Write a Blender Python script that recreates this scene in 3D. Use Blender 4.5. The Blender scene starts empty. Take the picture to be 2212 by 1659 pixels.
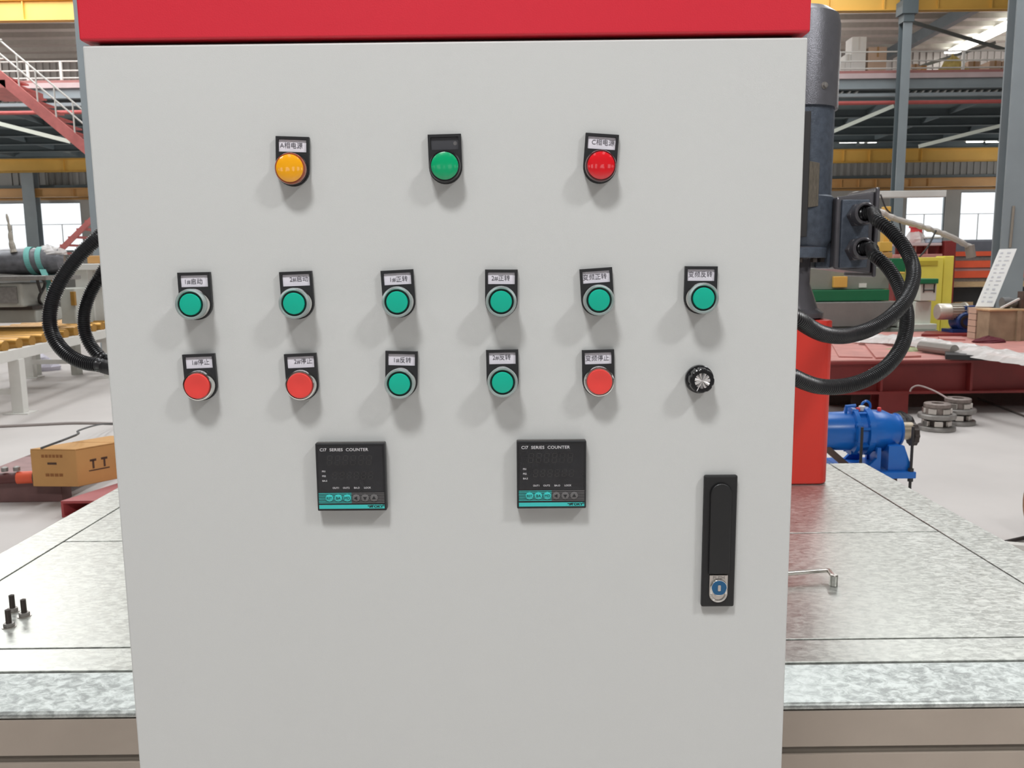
import bpy, bmesh, math, random
from mathutils import Matrix, Vector
random.seed(7)
SC = bpy.context.scene
COL = SC.collection
R = math.radians

# ------------------------------------------------------------------ camera
IMG_W, IMG_H, FPX = 2212.0, 1659.0, 1800.0
CAM = Vector((0, 0, 1.45))
PITCH, ROLL = R(7.97), R(0.67)
FWD = Vector((0, math.cos(PITCH), -math.sin(PITCH)))
UP0 = Vector((0, math.sin(PITCH), math.cos(PITCH)))
RT0 = Vector((1, 0, 0))
RT = RT0 * math.cos(ROLL) - UP0 * math.sin(ROLL)
UP = UP0 * math.cos(ROLL) + RT0 * math.sin(ROLL)
cd = bpy.data.cameras.new('camera')
cam = bpy.data.objects.new('camera', cd)
COL.objects.link(cam)
m3 = Matrix((RT, UP, -FWD)).transposed()
cam.matrix_world = Matrix.Translation(CAM) @ m3.to_4x4()
cd.sensor_fit = 'HORIZONTAL'
cd.sensor_width = 36.0
cd.lens = FPX / IMG_W * 36.0
cd.clip_start, cd.clip_end = 0.05, 200
cd.dof.use_dof = True
cd.dof.focus_distance = 0.87
cd.dof.aperture_fstop = 24.0
SC.camera = cam

# ------------------------------------------------------------------ world, exposure, hall lamps and added fill lights
w = bpy.data.worlds.new('overcast_sky')
SC.world = w
w.use_nodes = True
w.node_tree.nodes['Background'].inputs[0].default_value = (0.93, 0.97, 1.0, 1)
w.node_tree.nodes['Background'].inputs[1].default_value = 3.0
SC.view_settings.view_transform = 'Standard'
SC.view_settings.look = 'None'
SC.view_settings.gamma = 1.0
SC.view_settings.use_curve_mapping = False
SC.view_settings.exposure = -1.14
SC.cycles.adaptive_threshold = 0.02
SC.cycles.max_bounces = 6
SC.cycles.diffuse_bounces = 3
SC.cycles.glossy_bounces = 3
SC.cycles.transmission_bounces = 3
SC.cycles.transparent_max_bounces = 8
SC.cycles.caustics_reflective = False
SC.cycles.caustics_refractive = False

def area(name, loc, sx, sy, power, col=(1, .985, .96), aim=None):
    d = bpy.data.lights.new(name, 'AREA')
    d.shape = 'RECTANGLE'
    d.size, d.size_y = sx, sy
    d.energy = power
    d.color = col
    o = bpy.data.objects.new(name, d)
    COL.objects.link(o)
    o.location = loc
    if aim is not None:
        v = Vector(aim) - Vector(loc)
        o.rotation_euler = v.to_track_quat('-Z', 'Y').to_euler()
    return o

ROOF_Z = 10.3
area('key_and_fill_lamp', (-.55, -.55, 4.2), .6, .4, 215, (1, 1, 1))
area('key_and_fill_lamp', (2.6, -.8, 4.2), .6, .4, 205, (1, 1, 1))
area('key_and_fill_lamp', (-4.2, -2.2, 5.5), 1.6, .4, 70, (1, 1, 1))  # soft fill added from the left, no lamp known there
for x in (-9, -3, 3, 9):
    area('skylight_and_fill', (x, -5.5, ROOF_Z - .15), 1.6, 9, 100, (.95, .98, 1))  # front fill added under the closed roof for the cabinet door
    area('skylight_and_fill', (x, 9.0, ROOF_Z - .15), 1.6, 10, 1000, (.95, .98, 1))  # fill row added under the closed roof to brighten the hall
area('skylight_and_fill', (-14.5, 21.5, ROOF_Z - .15), 7.0, 6, 2200, (.97, .99, 1))
area('skylight_and_fill', (8.6, 20.0, ROOF_Z - .15), 1.8, 8, 800, (.97, .99, 1))
def fill_point(name, loc, power, rad=.25):
    d = bpy.data.lights.new(name, 'POINT')
    d.energy, d.shadow_soft_size, d.color = power, rad, (1, .99, .97)
    o = bpy.data.objects.new(name, d)
    COL.objects.link(o)
    o.location = loc
for x in (-24, -12, 0, 9, 21.5):
    fill_point('mezzanine_fill', (x, 31.5, 8.9), 760)  # unseen fill lights added to brighten the roof above the mezzanine
for x in (-23.5, -12, -4, 4, 9, 21.5):
    fill_point('under_deck_fill', (x, 31.5, 4.6), 420)  # unseen fill lights added to brighten the wall below the deck

# ------------------------------------------------------------------ pixel -> place helpers (layout of the survey)
def ray(px, py):
    return FWD + RT * ((px - IMG_W / 2) / FPX) + UP * ((IMG_H / 2 - py) / FPX)
def at(px, py, Y):
    d = ray(px, py)
    return CAM + d * (Y / d.y)
def on(px, py, z):
    d = ray(px, py)
    return CAM + d * ((z - CAM.z) / d.z)

# ------------------------------------------------------------------ materials
def lin(c):
    out = []
    for v in c:
        v = v / 255.0
        out.append(v / 12.92 if v <= .04045 else ((v + .055) / 1.055) ** 2.4)
    return tuple(out)
MATS = {}
def mat(name, rgb, rough=.5, metal=0.0, vary=.06, vscale=6.0, bump=0.0, bscale=200.0, coat=0.0, spec=.5, emit=0.0, trans=0.0, rvary=0.0, stretch=None):
    if name in MATS:
        return MATS[name]
    m = bpy.data.materials.new(name)
    m.use_nodes = True
    nt = m.node_tree
    b = nt.nodes['Principled BSDF']
    c = lin(rgb)
    tc = nt.nodes.new('ShaderNodeTexCoord')
    src = tc.outputs['Object']
    if stretch:
        mp = nt.nodes.new('ShaderNodeMapping')
        mp.inputs['Scale'].default_value = stretch
        nt.links.new(src, mp.inputs['Vector'])
        src = mp.outputs['Vector']
    n = nt.nodes.new('ShaderNodeTexNoise')
    n.inputs['Scale'].default_value = vscale
    n.inputs['Detail'].default_value = 5
    nt.links.new(src, n.inputs['Vector'])
    r = nt.nodes.new('ShaderNodeValToRGB')
    r.color_ramp.elements[0].position = .3
    r.color_ramp.elements[1].position = .7
    r.color_ramp.elements[0].color = tuple(min(1, v * (1 - vary)) for v in c) + (1,)
    r.color_ramp.elements[1].color = tuple(min(1, v * (1 + vary)) for v in c) + (1,)
    nt.links.new(n.outputs['Fac'], r.inputs['Fac'])
    nt.links.new(r.outputs['Color'], b.inputs['Base Color'])
    b.inputs['Roughness'].default_value = rough
    if rvary:
        mr = nt.nodes.new('ShaderNodeMapRange')
        mr.inputs[1].default_value, mr.inputs[2].default_value = .3, .7
        mr.inputs[3].default_value, mr.inputs[4].default_value = rough - rvary, rough + rvary
        nt.links.new(n.outputs['Fac'], mr.inputs[0])
        nt.links.new(mr.outputs[0], b.inputs['Roughness'])
    b.inputs['Metallic'].default_value = metal
    b.inputs['Coat Weight'].default_value = coat
    b.inputs['Coat Roughness'].default_value = .06
    b.inputs['Specular IOR Level'].default_value = spec
    b.inputs['Transmission Weight'].default_value = trans
    if emit:
        b.inputs['Emission Color'].default_value = c + (1,)
        b.inputs['Emission Strength'].default_value = emit
    if bump:
        n2 = nt.nodes.new('ShaderNodeTexNoise')
        n2.inputs['Scale'].default_value = bscale
        n2.inputs['Detail'].default_value = 3
        nt.links.new(src, n2.inputs['Vector'])
        bp = nt.nodes.new('ShaderNodeBump')
        bp.inputs['Strength'].default_value = bump
        bp.inputs['Distance'].default_value = .002
        nt.links.new(n2.outputs['Fac'], bp.inputs['Height'])
        nt.links.new(bp.outputs['Normal'], b.inputs['Normal'])
    MATS[name] = m
    return m

def clear_mat(name, rgb, clear=.8, rough=.1, bump=0.0, bscale=20.0):
    """thin clear sheet: part of the light passes straight on, the rest shines off it"""
    if name in MATS:
        return MATS[name]
    m = bpy.data.materials.new(name)
    m.use_nodes = True
    nt = m.node_tree
    nt.nodes.remove(nt.nodes['Principled BSDF'])
    out = nt.nodes['Material Output']
    t = nt.nodes.new('ShaderNodeBsdfTransparent')
    g = nt.nodes.new('ShaderNodeBsdfPrincipled')
    g.inputs['Base Color'].default_value = lin(rgb) + (1,)
    g.inputs['Roughness'].default_value = rough
    mx = nt.nodes.new('ShaderNodeMixShader')
    mx.inputs[0].default_value = 1 - clear
    nt.links.new(t.outputs[0], mx.inputs[1])
    nt.links.new(g.outputs[0], mx.inputs[2])
    nt.links.new(mx.outputs[0], out.inputs['Surface'])
    tc = nt.nodes.new('ShaderNodeTexCoord')
    n2 = nt.nodes.new('ShaderNodeTexNoise')
    n2.inputs['Scale'].default_value = bscale
    nt.links.new(tc.outputs['Object'], n2.inputs['Vector'])
    bp = nt.nodes.new('ShaderNodeBump')
    bp.inputs['Strength'].default_value = bump
    bp.inputs['Distance'].default_value = .01
    nt.links.new(n2.outputs['Fac'], bp.inputs['Height'])
    nt.links.new(bp.outputs['Normal'], g.inputs['Normal'])
    MATS[name] = m
    return m

def zinc_mat(name, base, rough, vary=.28):
    """galvanised sheet: leaf shaped spangle in colour and gloss"""
    m = bpy.data.materials.new(name)
    m.use_nodes = True
    nt = m.node_tree
    b = nt.nodes['Principled BSDF']
    c = lin(base)
    tc = nt.nodes.new('ShaderNodeTexCoord')
    mp = nt.nodes.new('ShaderNodeMapping')
    mp.inputs['Rotation'].default_value = (0, 0, .5)
    mp.inputs['Scale'].default_value = (1, 1.9, 1)
    nt.links.new(tc.outputs['Object'], mp.inputs['Vector'])
    n = nt.nodes.new('ShaderNodeTexNoise')
    n.inputs['Scale'].default_value = 55
    n.inputs['Detail'].default_value = 8
    n.inputs['Roughness'].default_value = .68
    n.inputs['Distortion'].default_value = .6
    nt.links.new(mp.outputs[0], n.inputs['Vector'])
    n3 = nt.nodes.new('ShaderNodeTexNoise')
    n3.inputs['Scale'].default_value = 3.0
    nt.links.new(tc.outputs['Object'], n3.inputs['Vector'])
    r = nt.nodes.new('ShaderNodeValToRGB')
    r.color_ramp.elements[0].position, r.color_ramp.elements[1].position = .40, .60
    r.color_ramp.elements[0].color = tuple(v * (1 - vary) for v in c) + (1,)
    r.color_ramp.elements[1].color = tuple(min(1, v * (1 + vary)) for v in c) + (1,)
    nt.links.new(n.outputs['Fac'], r.inputs['Fac'])
    nt.links.new(r.outputs['Color'], b.inputs['Base Color'])
    mr = nt.nodes.new('ShaderNodeMapRange')
    mr.inputs[1].default_value, mr.inputs[2].default_value = .3, .7
    mr.inputs[3].default_value, mr.inputs[4].default_value = rough - .05, rough + .13
    nt.links.new(n.outputs['Fac'], mr.inputs[0])
    nt.links.new(mr.outputs[0], b.inputs['Roughness'])
    b.inputs['Metallic'].default_value = .75
    bp = nt.nodes.new('ShaderNodeBump')
    bp.inputs['Strength'].default_value = .12
    bp.inputs['Distance'].default_value = .004
    nt.links.new(n3.outputs['Fac'], bp.inputs['Height'])
    nt.links.new(bp.outputs['Normal'], b.inputs['Normal'])
    MATS[name] = m
    return m

M_PANEL = mat('light_grey_powder_coat', (200, 201, 199), .42, vary=.012, vscale=2.5, bump=.07, bscale=1100)
M_CAP = mat('red_powder_coat', (206, 40, 56), .38, vary=.03, vscale=3, bump=.1, bscale=700)
M_BLACK = mat('black_plastic', (36, 36, 38), .42, vary=.08, vscale=40)
M_BLACKGLOSS = mat('black_gloss_plastic', (26, 26, 28), .18, vary=.05)
M_LOCK = mat('lock_black', (25, 25, 26), .45, vary=.06, vscale=30)
M_DARKRING = mat('dark_green_ring', (18, 44, 42), .2, vary=.05)
M_CHROME = mat('chrome', (225, 224, 220), .12, 1.0, vary=.02)
M_CLEARRING = mat('smoky_clear_plastic', (172, 184, 182), .1, .45, vary=.04)
M_PAPER = mat('label_paper', (226, 222, 230), .7, vary=.01)
M_INK = mat('grey_ink', (92, 90, 98), .8, vary=.02)
M_GREENCAP = mat('green_button_plastic', (0, 172, 144), .38, vary=.02)
M_REDCAP = mat('red_button_plastic', (224, 66, 60), .45, vary=.02)
M_AMBER = mat('amber_lens', (240, 166, 24), .06, vary=.02, coat=1.0)
M_GREENLENS = mat('green_lens', (0, 160, 104), .22, vary=.02, coat=.6)
M_REDLENS = mat('red_lens', (214, 26, 36), .06, vary=.02, coat=1.0)
M_AMBERRING = mat('amber_ring', (150, 74, 44), .12, vary=.03, coat=.8)
M_REDRING = mat('dark_red_ring', (84, 26, 30), .12, vary=.03, coat=.8)
M_FACE = mat('counter_face_black', (32, 32, 34), .22, vary=.12, vscale=30)
M_TEAL = mat('teal_print', (60, 188, 184), .4, vary=.02)
M_GREYPRINT = mat('grey_print', (104, 102, 102), .4, vary=.02)
M_WHITEPRINT = mat('white_print', (214, 212, 214), .6, vary=.02)
M_SEG = mat('dim_segment', (50, 48, 46), .5, vary=.05)
M_BLUECAP = mat('blue_lock_cover', (18, 82, 124), .5, vary=.05)
M_STEEL = mat('brushed_steel', (200, 194, 188), .3, .9, vary=.05, vscale=40)
M_ALU = mat('spun_aluminium', (214, 212, 212), .28, 1.0, vary=.12, vscale=9)
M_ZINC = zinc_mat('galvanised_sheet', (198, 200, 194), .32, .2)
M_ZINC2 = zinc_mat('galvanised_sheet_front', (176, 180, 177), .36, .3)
M_APRON = mat('dull_steel_apron', (172, 160, 148), .5, .35, vary=.08, vscale=5)
M_GROOVE = mat('dark_joint', (110, 102, 92), .8, vary=.1)
M_ORANGE = mat('orange_red_machine_paint', (224, 60, 48), .35, vary=.03, vscale=4)
M_MOTOR = mat('hammered_blue_grey_paint', (80, 88, 100), .45, .15, vary=.22, vscale=60, bump=.5, bscale=260)
M_COWL = mat('hammered_grey_paint', (124, 124, 130), .3, .55, vary=.06, vscale=40, bump=.35, bscale=420)
M_BOXDK = mat('dark_grey_gloss_paint', (88, 86, 90), .22, .1, vary=.08, vscale=30, bump=.1, bscale=150)
M_PLATE = mat('worn_nameplate', (128, 120, 108), .45, .5, vary=.25, vscale=60, stretch=(6, 1, 1))
M_RUBBER = mat('black_corrugated_plastic', (34, 34, 36), .3, vary=.08, vscale=30)
M_FLOOR = mat('concrete_floor', (200, 194, 190), .6, vary=.09, vscale=.9, bump=.1, bscale=30)
M_WALL = mat('grey_sheet_wall', (176, 174, 170), .6, vary=.05, vscale=1.0)
M_ROOF = mat('grey_roof_sheet', (196, 194, 188), .6, vary=.05, vscale=.6)
M_PURLIN = mat('galvanised_purlin', (176, 174, 166), .55, vary=.06)
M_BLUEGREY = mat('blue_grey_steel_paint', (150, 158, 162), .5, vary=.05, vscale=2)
M_BLUEDARK = mat('dark_and_shaded_blue_grey', (104, 114, 118), .55, vary=.06, vscale=2)  # also used for the shaded parts of the tall column
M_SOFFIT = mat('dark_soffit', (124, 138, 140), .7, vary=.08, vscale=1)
M_YELLOW = mat('crane_yellow_paint', (228, 180, 88), .5, vary=.05, vscale=1.5)
M_OCHRE = mat('ochre_paint', (206, 158, 100), .55, vary=.08, vscale=1.5)
M_PINK = mat('pinkish_deck_edge', (206, 184, 184), .6, vary=.08, vscale=2)
M_REDPIPE = mat('red_pipe_paint', (192, 98, 94), .45, vary=.05)
M_STAIR = mat('faded_red_stair_paint', (206, 122, 118), .55, vary=.12, vscale=5)
M_WHITE = mat('white_paint', (226, 224, 218), .45, vary=.03)
M_WHITEFOAM = mat('white_foam', (240, 240, 236), .7, vary=.02)
M_CARTON = mat('cardboard', (204, 154, 94), .7, vary=.06, vscale=5)
M_CARTON2 = mat('pale_cardboard', (204, 178, 156), .7, vary=.06, vscale=5)
M_TARP = mat('yellow_tarp', (206, 186, 112), .5, vary=.12, vscale=8)
M_MAROON = mat('red_oxide_primer', (134, 48, 46), .5, vary=.12, vscale=3)
M_PRIMERTOP = mat('red_oxide_plate', (198, 136, 128), .5, vary=.14, vscale=4)
M_BLUE = mat('gearbox_blue_paint', (26, 104, 190), .28, vary=.06, vscale=8)
M_DKBLUE = mat('gearbox_dark_blue_paint', (30, 62, 122), .4, vary=.08, vscale=8)
M_CASTIRON = mat('grey_cast_iron', (150, 146, 142), .4, .5, vary=.15, vscale=25)
M_DARKSTEEL = mat('dark_steel', (66, 58, 54), .5, .4, vary=.2, vscale=20)
M_BROWNSTEEL = mat('brown_rusty_steel', (96, 78, 70), .7, .2, vary=.2, vscale=12)
M_SILVER = mat('silver_motor_paint', (206, 200, 188), .35, .4, vary=.05)
M_GREEN = mat('machine_green_paint', (28, 112, 72), .4, vary=.05)
M_TANK = mat('grey_green_tank_paint', (138, 142, 132), .5, vary=.05)
M_BED = mat('silver_bed_steel', (150, 150, 146), .4, .5, vary=.06)
M_LEMON = mat('lemon_yellow_paint', (240, 226, 96), .45, vary=.04)
M_MACHWHITE = mat('machine_white_paint', (216, 220, 208), .45, vary=.03)
M_ORANGEBEAM = mat('orange_steel_paint', (232, 96, 62), .5, vary=.08, vscale=4)
M_WOOD = mat('pale_wood', (204, 172, 130), .7, vary=.12, vscale=10, stretch=(1, 6, 6))
M_CRATE = mat('weathered_plywood', (160, 144, 118), .75, vary=.16, vscale=7)
M_NEARBLACK = mat('near_black_steel', (48, 46, 46), .5, vary=.1)
M_GOLD = mat('golden_roller', (182, 136, 66), .35, .5, vary=.1, vscale=10)
M_TEALSTRAP = mat('teal_webbing', (120, 188, 180), .7, vary=.08, vscale=20)
M_GREYMACH = mat('light_grey_machine_paint', (190, 190, 182), .5, vary=.06)
M_RAG = mat('maroon_cloth', (92, 30, 40), .85, vary=.15, vscale=20)
M_DEBRIS = mat('grey_green_debris', (152, 156, 120), .9, vary=.2, vscale=30)
M_LAMP = mat('lit_lamp_tube', (255, 252, 245), .4, vary=.0, emit=9)
M_GLASS = clear_mat('window_glass', (235, 240, 245), .93, .05)
M_FILM = clear_mat('clear_plastic_film', (235, 235, 240), .55, .15, bump=1.0, bscale=9)
M_FACEFILM = clear_mat('clear_screen_film', (120, 120, 125), .95, .08, bump=1.0, bscale=60)

# ------------------------------------------------------------------ mesh helpers
WM = {}
class MB:
    def __init__(self, M=None):
        self.v, self.f, self.M = [], [], (M or Matrix.Identity(4))
    def add(self, vs, fs):
        n = len(self.v)
        self.v += [self.M @ Vector(p) for p in vs]
        self.f += [tuple(i + n for i in f) for f in fs]
        return self
    def box(self, x0, x1, y0, y1, z0, z1):
        vs = [(x, y, z) for z in (z0, z1) for y in (y0, y1) for x in (x0, x1)]
        return self.add(vs, [(0, 2, 3, 1), (4, 5, 7, 6), (0, 1, 5, 4), (2, 6, 7, 3), (0, 4, 6, 2), (1, 3, 7, 5)])
    def hexa(self, a, b):
        """solid between two matching polygons a (front) and b (back)"""
        n = len(a)
        fs = [tuple(range(n)), tuple(range(2 * n - 1, n - 1, -1))]
        fs += [(i, n + i, n + (i + 1) % n, (i + 1) % n) for i in range(n)]
        return self.add(list(a) + list(b), fs)
    def prism_y(self, poly, y0, y1):
        return self.hexa([(x, y0, z) for x, z in poly], [(x, y1, z) for x, z in poly])
    def prism_x(self, poly, x0, x1):
        return self.hexa([(x0, y, z) for y, z in poly], [(x1, y, z) for y, z in poly])
    def prism_z(self, poly, z0, z1):
        return self.hexa([(x, y, z0) for x, y in poly], [(x, y, z1) for x, y in poly])
    def lathe(self, prof, axis='z', c=(0, 0, 0), seg=32, wob=None, ring=False):
        """prof: list of (radius, height along axis)"""
        vs, fs = [], []
        n = len(prof)
        for j in range(seg):
            a = 2 * math.pi * j / seg
            for k, (r, h) in enumerate(prof):
                rr = r * (wob(a, k) if wob else 1)
                ca, sa = rr * math.cos(a), rr * math.sin(a)
                p = (ca, sa, h) if axis == 'z' else ((ca, h, sa) if axis == 'y' else (h, ca, sa))
                vs.append((p[0] + c[0], p[1] + c[1], p[2] + c[2]))
        for j in range(seg):
            for k in range(n - 1):
                a0, a1 = j * n + k, ((j + 1) % seg) * n + k
                fs.append((a0, a1, a1 + 1, a0 + 1))
        if ring:
            for j in range(seg):
                a0, a1 = j * n, ((j + 1) % seg) * n
                fs.append((a0 + n - 1, a1 + n - 1, a1, a0))
        else:
            fs.append(tuple(j * n for j in range(seg))[::-1])
            fs.append(tuple(j * n + n - 1 for j in range(seg)))
        return self.add(vs, fs)
    def tube(self, pts, rad, seg=12):
        """rad: number or list; capped"""
        pts = [Vector(p) for p in pts]
        n = len(pts)
        vs, fs = [], []
        t0 = (pts[1] - pts[0]).normalized()
        up = Vector((0, 0, 1)) if abs(t0.z) < .9 else Vector((0, 1, 0))
        nrm = (up - t0 * up.dot(t0)).normalized()
        for i in range(n):
            t = (pts[min(i + 1, n - 1)] - pts[max(i - 1, 0)]).normalized()
            nrm = (nrm - t * nrm.dot(t)).normalized()
            b = t.cross(nrm)
            r = rad[i] if isinstance(rad, (list, tuple)) else rad
            for j in range(seg):
                a = 2 * math.pi * j / seg
                vs.append(pts[i] + (nrm * math.cos(a) + b * math.sin(a)) * r)
        for i in range(n - 1):
            for j in range(seg):
                a0, a1 = i * seg + j, i * seg + (j + 1) % seg
                fs.append((a0, a1, a1 + seg, a0 + seg))
        fs.append(tuple(range(seg))[::-1])
        fs.append(tuple((n - 1) * seg + j for j in range(seg)))
        return self.add(vs, fs)
    def bar(self, p, q, wd, ht):
        """rectangular bar from p to q"""
        p, q = Vector(p), Vector(q)
        t = (q - p).normalized()
        s = t.cross(Vector((0, 0, 1)))
        s = s.normalized() if s.length > 1e-4 else Vector((1, 0, 0))
        u = s.cross(t)
        def ring(c):
            return [c + s * wd / 2 + u * ht / 2, c - s * wd / 2 + u * ht / 2, c - s * wd / 2 - u * ht / 2, c + s * wd / 2 - u * ht / 2]
        return self.hexa(ring(p), ring(q))
    def build(self, name, material, parent=None, bevel=0, smooth=False, seg=2, label=None, kind=None):
        me = bpy.data.meshes.new(name)
        if parent is None:
            lo = Vector((min(p[i] for p in self.v) for i in range(3)))
            hi = Vector((max(p[i] for p in self.v) for i in range(3)))
            org = Vector(((lo.x + hi.x) / 2, (lo.y + hi.y) / 2, lo.z))
        else:
            org = Vector((0, 0, 0))
        me.from_pydata([tuple(p - org) for p in self.v], [], self.f)
        bm = bmesh.new()
        bm.from_mesh(me)
        bmesh.ops.recalc_face_normals(bm, faces=bm.faces)
        bm.to_mesh(me)
        bm.free()
        me.materials.append(material)
        if smooth:
            me.polygons.foreach_set('use_smooth', [True] * len(me.polygons))
            me.set_sharp_from_angle(angle=R(35))
        o = bpy.data.objects.new(name, me)
        COL.objects.link(o)
        place(o, parent, Matrix.Translation(org))
        if bevel:
            md = o.modifiers.new('edge', 'BEVEL')
            md.width, md.segments, md.limit_method, md.angle_limit = bevel, seg, 'ANGLE', R(40)
        if label:
            o['label'] = label
        if kind:
            o['kind'] = kind
        return o
def place(o, parent, M):
    if parent is None:
        o.matrix_basis = M
    else:
        o.parent = parent
        o.matrix_parent_inverse = WM[parent.name].inverted()
        o.matrix_basis = M
    WM[o.name] = M.copy()
def tag(o, label, cat=None, group=None, kind=None):
    o['label'] = label
    if cat: o['category'] = cat
    if group: o['group'] = group
    if kind: o['kind'] = kind
    return o
def thing(name, label, cat, loc=(0, 0, 0), group=None, kind=None):
    o = bpy.data.objects.new(name, None)
    COL.objects.link(o)
    place(o, None, Matrix.Translation(Vector(loc)))
    return tag(o, label, cat, group, kind)
def dup(o, parent=None, shift=Vector((0, 0, 0))):
    """copy of a part or one-mesh thing, moved by shift (world)"""
    c = o.copy()
    COL.objects.link(c)
    M = Matrix.Translation(shift) @ WM[o.name]
    if parent is not None:
        c.parent = parent
        c.matrix_parent_inverse = WM[parent.name].inverted()
    c.matrix_basis = M
    WM[c.name] = M
    return c
def text(name, s, size, M, material, parent, align='CENTER', bold=0.0, sx=1.0, depth=.00012, spacing=1.0):
    """flat lettering in the local x-z plane of M (readable from -y)"""
    cu = bpy.data.curves.new('t', 'FONT')
    cu.body, cu.size, cu.align_x, cu.align_y = s, size, align, 'CENTER'
    cu.offset = bold
    cu.extrude = depth
    cu.space_character = spacing
    cu.resolution_u = 3
    ob = bpy.data.objects.new('t', cu)
    me = bpy.data.meshes.new_from_object(ob)
    bpy.data.objects.remove(ob)
    bpy.data.curves.remove(cu)
    T = M @ Matrix.Rotation(R(90), 4, 'X') @ Matrix.Diagonal((sx, 1, 1, 1))
    me.transform(T)
    me.materials.clear()
    me.materials.append(material)
    me.name = name
    o = bpy.data.objects.new(name, me)
    COL.objects.link(o)
    place(o, parent, Matrix.Identity(4))
    return o
def spline(pts, n):
    """Catmull-Rom through pts, n samples evenly spread by length"""
    P = [Vector(p) for p in pts]
    P = [P[0] * 2 - P[1]] + P + [P[-1] * 2 - P[-2]]
    fine = []
    for i in range(1, len(P) - 2):
        for k in range(20):
            t = k / 20
            a, b, c, d = P[i - 1], P[i], P[i + 1], P[i + 2]
            fine.append(.5 * ((2 * b) + (c - a) * t + (2 * a - 5 * b + 4 * c - d) * t * t + (3 * b - a - 3 * c + d) * t ** 3))
    fine.append(P[-2])
    L = [0]
    for i in range(1, len(fine)):
        L.append(L[-1] + (fine[i] - fine[i - 1]).length)
    out, j = [], 0
    for k in range(n):
        s = L[-1] * k / (n - 1)
        while j < len(L) - 2 and L[j + 1] < s:
            j += 1
        t = (s - L[j]) / max(1e-9, L[j + 1] - L[j])
        out.append(fine[j].lerp(fine[j + 1], t))
    return out, L[-1]
def arc(cx, cz, r, a0, a1, n):
    return [(cx + r * math.cos(R(a0 + (a1 - a0) * i / n)), cz + r * math.sin(R(a0 + (a1 - a0) * i / n))) for i in range(n + 1)]
def rrect(x0, x1, z0, z1, r, n=5):
    return arc(x1 - r, z1 - r, r, 0, 90, n) + arc(x0 + r, z1 - r, r, 90, 180, n) + arc(x0 + r, z0 + r, r, 180, 270, n) + arc(x1 - r, z0 + r, r, 270, 360, n)

# ================================================================== THE HALL
WALL_Y, MEZ_Y = 36.0, 25.0
def S(o):
    o['kind'] = 'structure'
    return o
S(MB().box(-26, 26, -18, WALL_Y + .3, -.2, 0).build('floor', M_FLOOR))
S(MB().box(-26, 26, -18, WALL_Y + .3, ROOF_Z, ROOF_Z + .15).build('ceiling', M_ROOF))
S(MB().box(-26.2, -26, -18, WALL_Y, 0, ROOF_Z).build('wall_left', M_WALL))
S(MB().box(26, 26.2, -18, WALL_Y, 0, ROOF_Z).build('wall_right', M_WALL))

def windowed_wall(name, y0, y1, spans, z0, z1, x_lo=-26, x_hi=26):
    mb = MB()
    mb.box(x_lo, x_hi, y0, y1, 0, z0)
    mb.box(x_lo, x_hi, y0, y1, z1, ROOF_Z)
    xs = [x_lo] + [v for s in spans for v in s] + [x_hi]
    for i in range(0, len(xs), 2):
        mb.box(xs[i], xs[i + 1], y0, y1, z0, z1)
    return S(mb.build(name, M_WALL))
def window(n, x0, x1, y, z0, z1):
    w = thing('window_%d' % n, 'bright daylight window', None, ((x0 + x1) / 2, y, z0), kind='structure')
    del w['label']
    fr = .05
    fm = MB()
    fm.box(x0, x0 + fr, y, y + .1, z0, z1).box(x1 - fr, x1, y, y + .1, z0, z1)
    fm.box(x0 + fr, x1 - fr, y, y + .1, z0, z0 + fr).box(x0 + fr, x1 - fr, y, y + .1, z1 - fr, z1)
    fm.build('window_frame', M_BLUEGREY, w)
    zm, xm = z0 + (z1 - z0) * .55, (x0 + x1) / 2
    MB().box(x0 + fr, x1 - fr, y + .03, y + .07, zm - .012, zm + .012).build('transom', M_WALL, w)
    MB().box(xm - .012, xm + .012, y + .03, y + .07, z0 + fr, zm - .012).build('mullion', M_WALL, w)
    for a, b, c, d in ((x0 + fr, x1 - fr, zm + .012, z1 - fr), (x0 + fr, xm - .012, z0 + fr, zm - .012), (xm + .012, x1 - fr, z0 + fr, zm - .012)):
        MB().box(a, b, y + .045, y + .055, c, d).build('pane', M_GLASS, w)
wz0, wz1 = at(2110, 520, WALL_Y).z, at(2110, 413, WALL_Y).z
spans = []
for a, b in ((-110, -25), (-15, 56), (84, 176), (1956, 2041), (2073, 2158), (2190, 2275)):
    spans.append((at(a, 470, WALL_Y).x, at(b, 470, WALL_Y).x))
windowed_wall('wall_back', WALL_Y, WALL_Y + .2, spans, wz0, wz1)
for i, (a, b) in enumerate(spans):
    window(i + 1, a, b, WALL_Y + .05, wz0, wz1)
# wall behind the photographer, with its own row of windows
fs = [(-21, -17.5), (-14.5, -11), (-8, -4.5), (-2.6, -1.0), (1.2, 4.4), (7.5, 11), (14, 17.5), (20, 23)]
windowed_wall('wall_front', -18.2, -18, fs, 1.4, 4.6)
for i, (a, b) in enumerate(fs):
    window(i + 10, a, b, -18.15, 1.4, 4.6)

# ribs of the sheet metal wall above the ledge (mezzanine) and below the crane beam
rib = None
for i in range(150):
    x = -21 + i * .28
    if rib is None:
        rib = MB().box(x - .05, x + .05, WALL_Y - .05, WALL_Y - .002, 7.0, ROOF_Z).build('wall_rib', M_WALL, bpy.data.objects['wall_back'])
        rib2 = MB().box(x - .05, x + .05, WALL_Y - .05, WALL_Y - .002, 4.7, 6.0).build('wall_rib', M_WALL, bpy.data.objects['wall_back'])
        base = x
    else:
        dup(rib, bpy.data.objects['wall_back'], Vector((x - base, 0, 0)))
        dup(rib2, bpy.data.objects['wall_back'], Vector((x - base, 0, 0)))
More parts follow.
